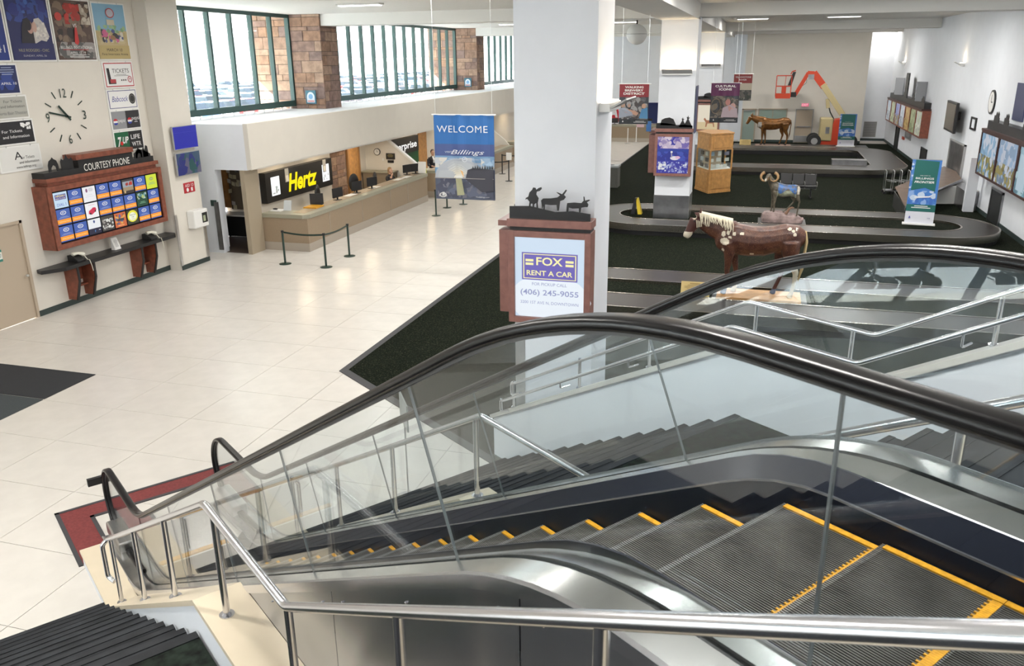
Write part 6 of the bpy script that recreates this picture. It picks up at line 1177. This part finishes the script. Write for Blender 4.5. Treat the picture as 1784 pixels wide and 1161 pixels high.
# ---- right wall: long lit advert cabinets, television, frames, clock
def rart(y0, z0, y1, z1, off, emit=0): return Art((RWX - off, y1, z0), -Y, Z, y1 - y0, z1 - z0, emit=emit, lay=.002)
def adcab(y0, y1, z0, z1, n, seeds, lab, sils):
    t = thing('advert_cabinet', lab, 'sign', (RWX, (y0 + y1) / 2, z0)); d_ = .38
    MB().box(RWX - d_ + .03, y0, z0, RWX, y1, z1).build('box', m_wood, t); cw = (y1 - y0) / n; fr = MB()
    for i in range(n + 1): yy = y0 + i * cw; fr.box(RWX - d_ - .02, max(y0, yy - .08), z0, RWX - d_ + .03, min(y1, yy + .08), z1)
    for i in range(n): fr.box(RWX - d_ - .02, y0 + i * cw + .08, z0, RWX - d_ + .03, y0 + (i + 1) * cw - .08, z0 + .07); fr.box(RWX - d_ - .02, y0 + i * cw + .08, z1 - .07, RWX - d_ + .03, y0 + (i + 1) * cw - .08, z1)
    fr.build('frame', m_wood if n > 4 else mat('dark_mahogany', (.05, .015, .012), .4), t)
    for i in range(n):
        a = rart(y0 + i * cw + .08, z0 + .07, y0 + (i + 1) * cw - .08, z1 - .07, d_ - .028, .6); c1, c2, c3 = seeds[i % len(seeds)]; a.rect(0, 0, 1, 1, c1); a.blobs([c2, c1, tuple(.8 * v for v in c1)], 0, .45, 1, 1, 60, .04, .10, i + 1); a.blobs([c3, tuple(.6 * v for v in c3), c2, tuple(.5 * v for v in c1)], 0, 0, 1, .48, 90, .03, .08, i + 9)
        if n < 4 and i == 0: a.rect(.1, .08, .45, .85, (.55, .7, .8)); a.bars(.45, .95, .5, .03, 7, .03, (.8, .85, .9)); a.rect(.55, .62, .9, .8, (.8, .8, .82))
        a.build('lit_panel', t)
    MB().box(RWX - d_ - .06, y0 + .1, z1, RWX, y1 - .1, z1 + .08).build('cornice', mat('dark_mahogany', (.05, .015, .012), .4), t); MB().box(RWX - d_ + .06, y0 + .3, z1 + .08, RWX, y1 - .3, z1 + .36).build('header', m_black, t)
    for i, (yy, hh, wd) in enumerate(sils): 
        pts = [(0, 0), (.0, .4), (.12, .5), (.1, .8), (.3, 1), (.4, .7), (.6, .95), (.75, .55), (.95, .6), (1, 0)]; MB().prism([(RWX - d_ + .08, yy + a_ * wd, z1 + .36 + b_ * hh) for a_, b_ in pts], X * .015).build('silhouette', m_black, t)
    return t
sd = [((.55, .62, .7), (.7, .72, .7), (.35, .4, .45)), ((.5, .55, .4), (.6, .6, .4), (.3, .35, .2)), ((.3, .35, .6), (.5, .45, .6), (.5, .4, .1)), ((.6, .65, .7), (.7, .7, .75), (.4, .45, .5)), ((.5, .3, .15), (.6, .45, .2), (.5, .35, .1)), ((.35, .38, .22), (.45, .5, .3), (.25, .3, .15)), ((.6, .62, .55), (.5, .55, .35), (.7, .7, .6))]
adcab(45.4, 58.3, 1.55, 2.85, 7, sd[::-1], 'row of seven lit picture panels in a brown cabinet, far down the right wall', [(46, .3, .8), (49, .5, .5), (52, .4, .8), (56, .3, .8)])
for yy, lb, hh in ((47.6, 'grey standing panel on top of the far advert cabinet, nearer one', .95), (55.2, 'grey standing panel on top of the far advert cabinet, further one', .95)):
    t = thing('angled_panel', lb, 'panel', (RWX - .35, yy, 3.2)); MB().prism([(RWX - .5, yy - .1, 3.21), (RWX - .1, yy - .5, 3.21), (RWX - .06, yy - .46, 3.21), (RWX - .46, yy - .06, 3.21)], Z * hh).build('panel', mat('panel_grey', (.28, .29, .31), .5), t)
one('film_strip_sign', MB().box(RWX - .4, 51.0, 3.2, RWX - .34, 51.9, 4.5), mat('strip_black', (.05, .05, .05), .5, noise=.8, nscale=5), 'tall dark picture strip between the two grey panels on the far cabinet', 'sign')
adcab(26.0, 33.2, 1.45, 2.95, 3, [((.35, .55, .65), (.5, .7, .75), (.2, .4, .5)), ((.35, .5, .7), (.6, .65, .75), (.35, .3, .1)), ((.3, .5, .7), (.65, .7, .8), (.4, .35, .1))], 'large lit picture panels in a dark cabinet at the right edge of the picture', [(31.6, .35, .7), (30.4, .35, .6), (28, .3, .8)])
t = thing('television', 'black wall television on the right wall between two small frames', 'television', (RWX, 39, 2.4)); MB().box(RWX - .3, 38.9, 2.9, RWX, 39.3, 3.2).build('arm', m_black, t); MB().prism([(RWX - .42, 37.8, 2.42), (RWX - .32, 37.8, 2.42), (RWX - .22, 40.3, 2.42), (RWX - .32, 40.3, 2.42)], Z * 1.2).build('case', m_black, t, bevel=.01)
MB().prism([(RWX - .425, 37.9, 2.5), (RWX - .421, 37.9, 2.5), (RWX - .33, 40.2, 2.5), (RWX - .334, 40.2, 2.5)], Z * 1.04).build('screen', mat('dim_brown_screen', (.055, .045, .035), .12), t)
for y, z, lb in ((41.0, 2.75, 'small black square frame beyond the television'), (36.4, 2.7, 'small black square frame on the near side of the television')):
    t = thing('picture_frame', lb, 'frame', (RWX, y, z)); MB().box(RWX - .05, y - .45, z, RWX, y + .45, z + .07).box(RWX - .05, y - .45, z + .40, RWX, y + .45, z + .47).box(RWX - .05, y - .45, z + .07, RWX, y - .30, z + .40).box(RWX - .05, y + .30, z + .07, RWX, y + .45, z + .40).build('rim', m_black, t); MB().box(RWX - .02, y - .3, z + .07, RWX - .005, y + .3, z + .4).build('card', m_white, t)
wclock((RWX, 34.1, 3.85), -Y, -X, .42, 'round black wall clock on the right wall')
t = thing('notice', 'dark framed notice under the far advert cabinet', 'notice', (RWX, 51, .9)); MB().box(RWX - .05, 50.2, 1.0, RWX, 52.2, 1.45).build('board', m_grey_p, t); rart(50.3, 1.05, 52.1, 1.4, .052).rect(0, 0, 1, 1, (.2, .22, .24)).bars(.1, .9, .8, .08, 4, .1, (.5, .5, .5)).build('print', t)
one('fire_alarm', MB().box(RWX - .08, 52.3, .85, RWX, 52.9, 1.0), cm((.4, .06, .03)), 'small red alarm box low on the right wall beneath the far cabinet', 'alarm')
one('wall_poster', MB().box(RWX - .04, 30.0, 3.45, RWX, 31.2, 4.6), cm((.05, .06, .14)), 'dark blue poster at the top right edge above the near cabinet', 'poster')
# sloping baggage slide and luggage trolleys
t = thing('baggage_slide', 'brown sloping baggage slide coming out of the steel door in the right wall', 'slide', (6.4, 35.5, 0)); m_sl = mat('slide_laminate', (.13, .085, .06), .35, noise=.2, nscale=3)
MB().add([(5.0, 34.3, .72), (4.9, 30.9, .55), (6.3, 33.6, .74), (7.6, 36.0, .86), (7.75, 37.9, .92), (7.6, 39.6, .92), (6.2, 36.9, .8)], [(0, 1, 2, 6), (6, 2, 3), (6, 3, 4, 5)]).build('slide_top', m_sl, t)
MB().prism([(5.0, 34.3, 0), (4.9, 30.9, 0), (4.93, 30.9, 0), (5.03, 34.3, 0)], Z * .55).build('end_panel', m_dsteel, t); MB().prism([(5.6, 34.9, .0), (7.6, 35.3, .0), (7.6, 35.34, .0), (5.6, 34.94, .0)], Z * .70).build('white_panel', m_white_p, t)
MB().prism([(4.9, 30.9, .50), (6.3, 33.6, .66), (7.6, 36.0, .78), (7.6, 36.0, .88), (6.3, 33.6, .77), (4.9, 30.9, .58)], X * .03 - Y * .015).build('side_rail', m_dsteel, t); MB().box(7.3, 33.8, 0, 7.76, 36.0, .72).build('side_box', m_dsteel, t)
one('guard_panel', MB().box(7.28, 33.5, .01, 7.62, 33.72, 1.95), m_white, 'narrow white upright panel standing before the slide by the right wall', 'panel')
def trolley(x, y, lab):
    t = thing('luggage_trolley', lab, 'trolley', (x, y, 0)); MB().tube(corner([V((x, y, .1)), V((x, y, .95)), V((x, y + .5, .95)), V((x, y + .5, .1))], .08), .018, 6).build('handle_frame', m_steel, t, smooth=True)
    MB().box(x - .02, y, .12, x + .75, y + .5, .16).build('deck', m_dsteel, t); MB().tube([(x + .05, y + .02, .55), (x + .4, y + .02, .5), (x + .4, y + .48, .5), (x + .05, y + .48, .55)], .015, 6).build('basket', m_steel, t)
    for a, b_ in ((0, 0), (0, .5), (.6, 0), (.6, .5)): MB().tube([(x + a, y + b_, .06), (x + a, y + b_ + .04, .06)], .06, 10).build('wheel', m_black, t)
for i, (x, y) in enumerate(((5.05, 37.2), (5.35, 37.25), (5.65, 37.3), (5.95, 37.35))): trolley(x, y, ['steel luggage trolley at the left end of the row by the slide', 'second steel luggage trolley of the row by the slide', 'third steel luggage trolley of the row by the slide', 'steel luggage trolley at the right end of the row by the slide'][i])

# ---- seats in the lounge (they show in the glass)
def tandem(x, y, rot, n, lab):
    t = thing('tandem_seats', lab, 'seats', (x, y, 0), rot); L_ = .56 * n
    MB().box(-L_ / 2, -.04, .34, L_ / 2, .04, .40).build('beam', m_dsteel, t, local=True)
    for k in range(n): x0 = -L_ / 2 + .56 * k + .03; MB().box(x0, -.25, .42, x0 + .5, .25, .50).build('seat', m_black, t, local=True, bevel=.03); MB().prism([(x0, .22, .48), (x0 + .5, .22, .48), (x0 + .5, .28, .48), (x0, .28, .48)], Z * .48 + Y * .12).build('backrest', m_black, t, local=True, bevel=.02)
    for k in range(n + 1): MB().box(-L_ / 2 + .56 * k - .02, -.2, .62, -L_ / 2 + .56 * k + .02, .25, .66).build('armrest', m_chrome, t, local=True)
    for s in (-1, 1): MB().box(s * L_ * .32 - .03, -.32, 0, s * L_ * .32 + .03, .32, .05).box(s * L_ * .32 - .03, -.04, .05, s * L_ * .32 + .03, .04, .36).build('leg', m_chrome, t, local=True)
tandem(-17.6, -6.2, math.radians(-90), 4, 'row of four black seats by the entrance windows'); tandem(-17.8, -9.6, math.radians(-90), 3, 'row of three black seats further along the entrance windows')
# ---- cars in the lot
carcols = [('white', (.75, .75, .76)), ('silver', (.5, .52, .54)), ('red', (.5, .03, .03)), ('dark grey', (.08, .09, .1)), ('blue', (.06, .13, .3)), ('black', (.02, .02, .025)), ('beige', (.5, .46, .38))]
m_cargl = mat('car_glass', (.03, .04, .05), .1); m_tyre = mat('tyre_rubber', (.03, .03, .03), .8); cp_ = {}
def car_obj(kind, col, cn):
    if (kind, cn) in cp_: return cp_[(kind, cn)]
    t = thing('parked_car', '', 'car', (0, 0, -.05)); m = mat('car_paint_' + cn.replace(' ', '_'), col, .3, coat=.5)
    prf = {'sedan': [(-2.2, .3), (-2.25, .7), (-2.1, .9), (-1.2, 1.0), (1.5, 1.02), (2.2, .85), (2.25, .3)], 'suv': [(-2.2, .35), (-2.25, .85), (-2.1, 1.05), (-1.2, 1.15), (2.15, 1.15), (2.25, .8), (2.25, .35)], 'pickup': [(-2.6, .4), (-2.65, .9), (-2.4, 1.1), (-1.5, 1.15), (2.6, 1.1), (2.65, .8), (2.65, .4)]}[kind]
    cab_ = {'sedan': [(-1.2, 1.0), (-.5, 1.42), (.8, 1.42), (1.55, 1.0)], 'suv': [(-1.2, 1.15), (-.7, 1.68), (1.9, 1.66), (2.1, 1.15)], 'pickup': [(-1.5, 1.15), (-.9, 1.78), (.5, 1.78), (.7, 1.15)]}[kind]
    MB().prism([(a, -.88, b) for a, b in prf], Y * 1.76).build('body', m, t, local=True, bevel=.06); MB().prism([(a, -.76, b) for a, b in cab_], Y * 1.52).build('cabin', m_cargl, t, local=True, bevel=.05)
    top = cab_[1:3]; MB().prism([(top[0][0], -.74, top[0][1] - .02), (top[1][0], -.74, top[1][1] - .02), (top[1][0], -.74, top[1][1] + .04), (top[0][0], -.74, top[0][1] + .04)], Y * 1.48).build('roof', m, t, local=True)
    for a in (-1.4, 1.4):
        for b in (-.9, .68): MB().tube([(a, b, .34), (a, b + .22, .34)], .34, 14).build('wheel', m_tyre, t, local=True)
    cp_[(kind, cn)] = t; return t
r = random.Random(12); used = set()
rows = [(-52, 40, 150), (-60, 45, 170), (-74, 55, 200), (-84, 60, 220), (-100, 75, 250)]
for ri, (x, ya, yb_) in enumerate(rows):
    y = ya
    while y < yb_:
        if r.random() < .72:
            kind = r.choice(['sedan', 'suv', 'pickup']); cn, col = carcols[r.choice([0, 0, 1, 1, 2, 3, 4, 5, 6, 0])]
            if 'kind' and ri == 1 and 92 < y < 96: kind, (cn, col) = 'pickup', carcols[2]
            p = car_obj(kind, col, cn); key = (kind, cn); o = p if key not in used else dup(p); used.add(key)
            o.location = (x + r.uniform(-.3, .3), y, -.05); o.rotation_euler = (0, 0, math.radians(0 if ri % 2 else 180) + r.uniform(-.03, .03)); o['label'] = '%s %s parked in the lot outside the clerestory windows' % (cn, {'sedan': 'car', 'suv': 'estate car', 'pickup': 'pickup truck'}[kind]); o['group'] = '%s cars parked outside' % cn
        y += 2.9 if ri < 3 else 3.4
# rear clerestory, unseen behind the viewer, added to light the column fronts
rc = struct('window_10', MB().box(-14.4, -14.48, 3.9, 7, -14.42, 4.0).box(-14.4, -14.48, 6.9, 7, -14.42, 7.0), m_greenframe)
for y, z, lb in ((28.48, 3.98, 'small blue and white arched sign on the first stone pillar'), (46.08, 3.98, 'small blue and white arched sign on the second stone pillar')):
    t = thing('pillar_sign', lb, 'sign', (-16.15, y, z)); MB().box(-16.36, y - .05, z, -15.94, y - .025, z + .48).build('panel', cm((.05, .16, .22)), t); Art((-16.33, y - .0505, z + .03), X, Z, .36, .42).ell(.5, .5, .44, .44, (.65, .72, .8)).rect(.06, .05, .94, .5, (.65, .72, .8)).ell(.5, .55, .25, .22, (.2, .4, .65)).rect(.12, .1, .88, .22, (.6, .25, .25)).build('print', t)
for o in bpy.data.objects:      # every object's own name in full; parts carry no category
    if o.parent is not None and 'category' in o: del o['category']
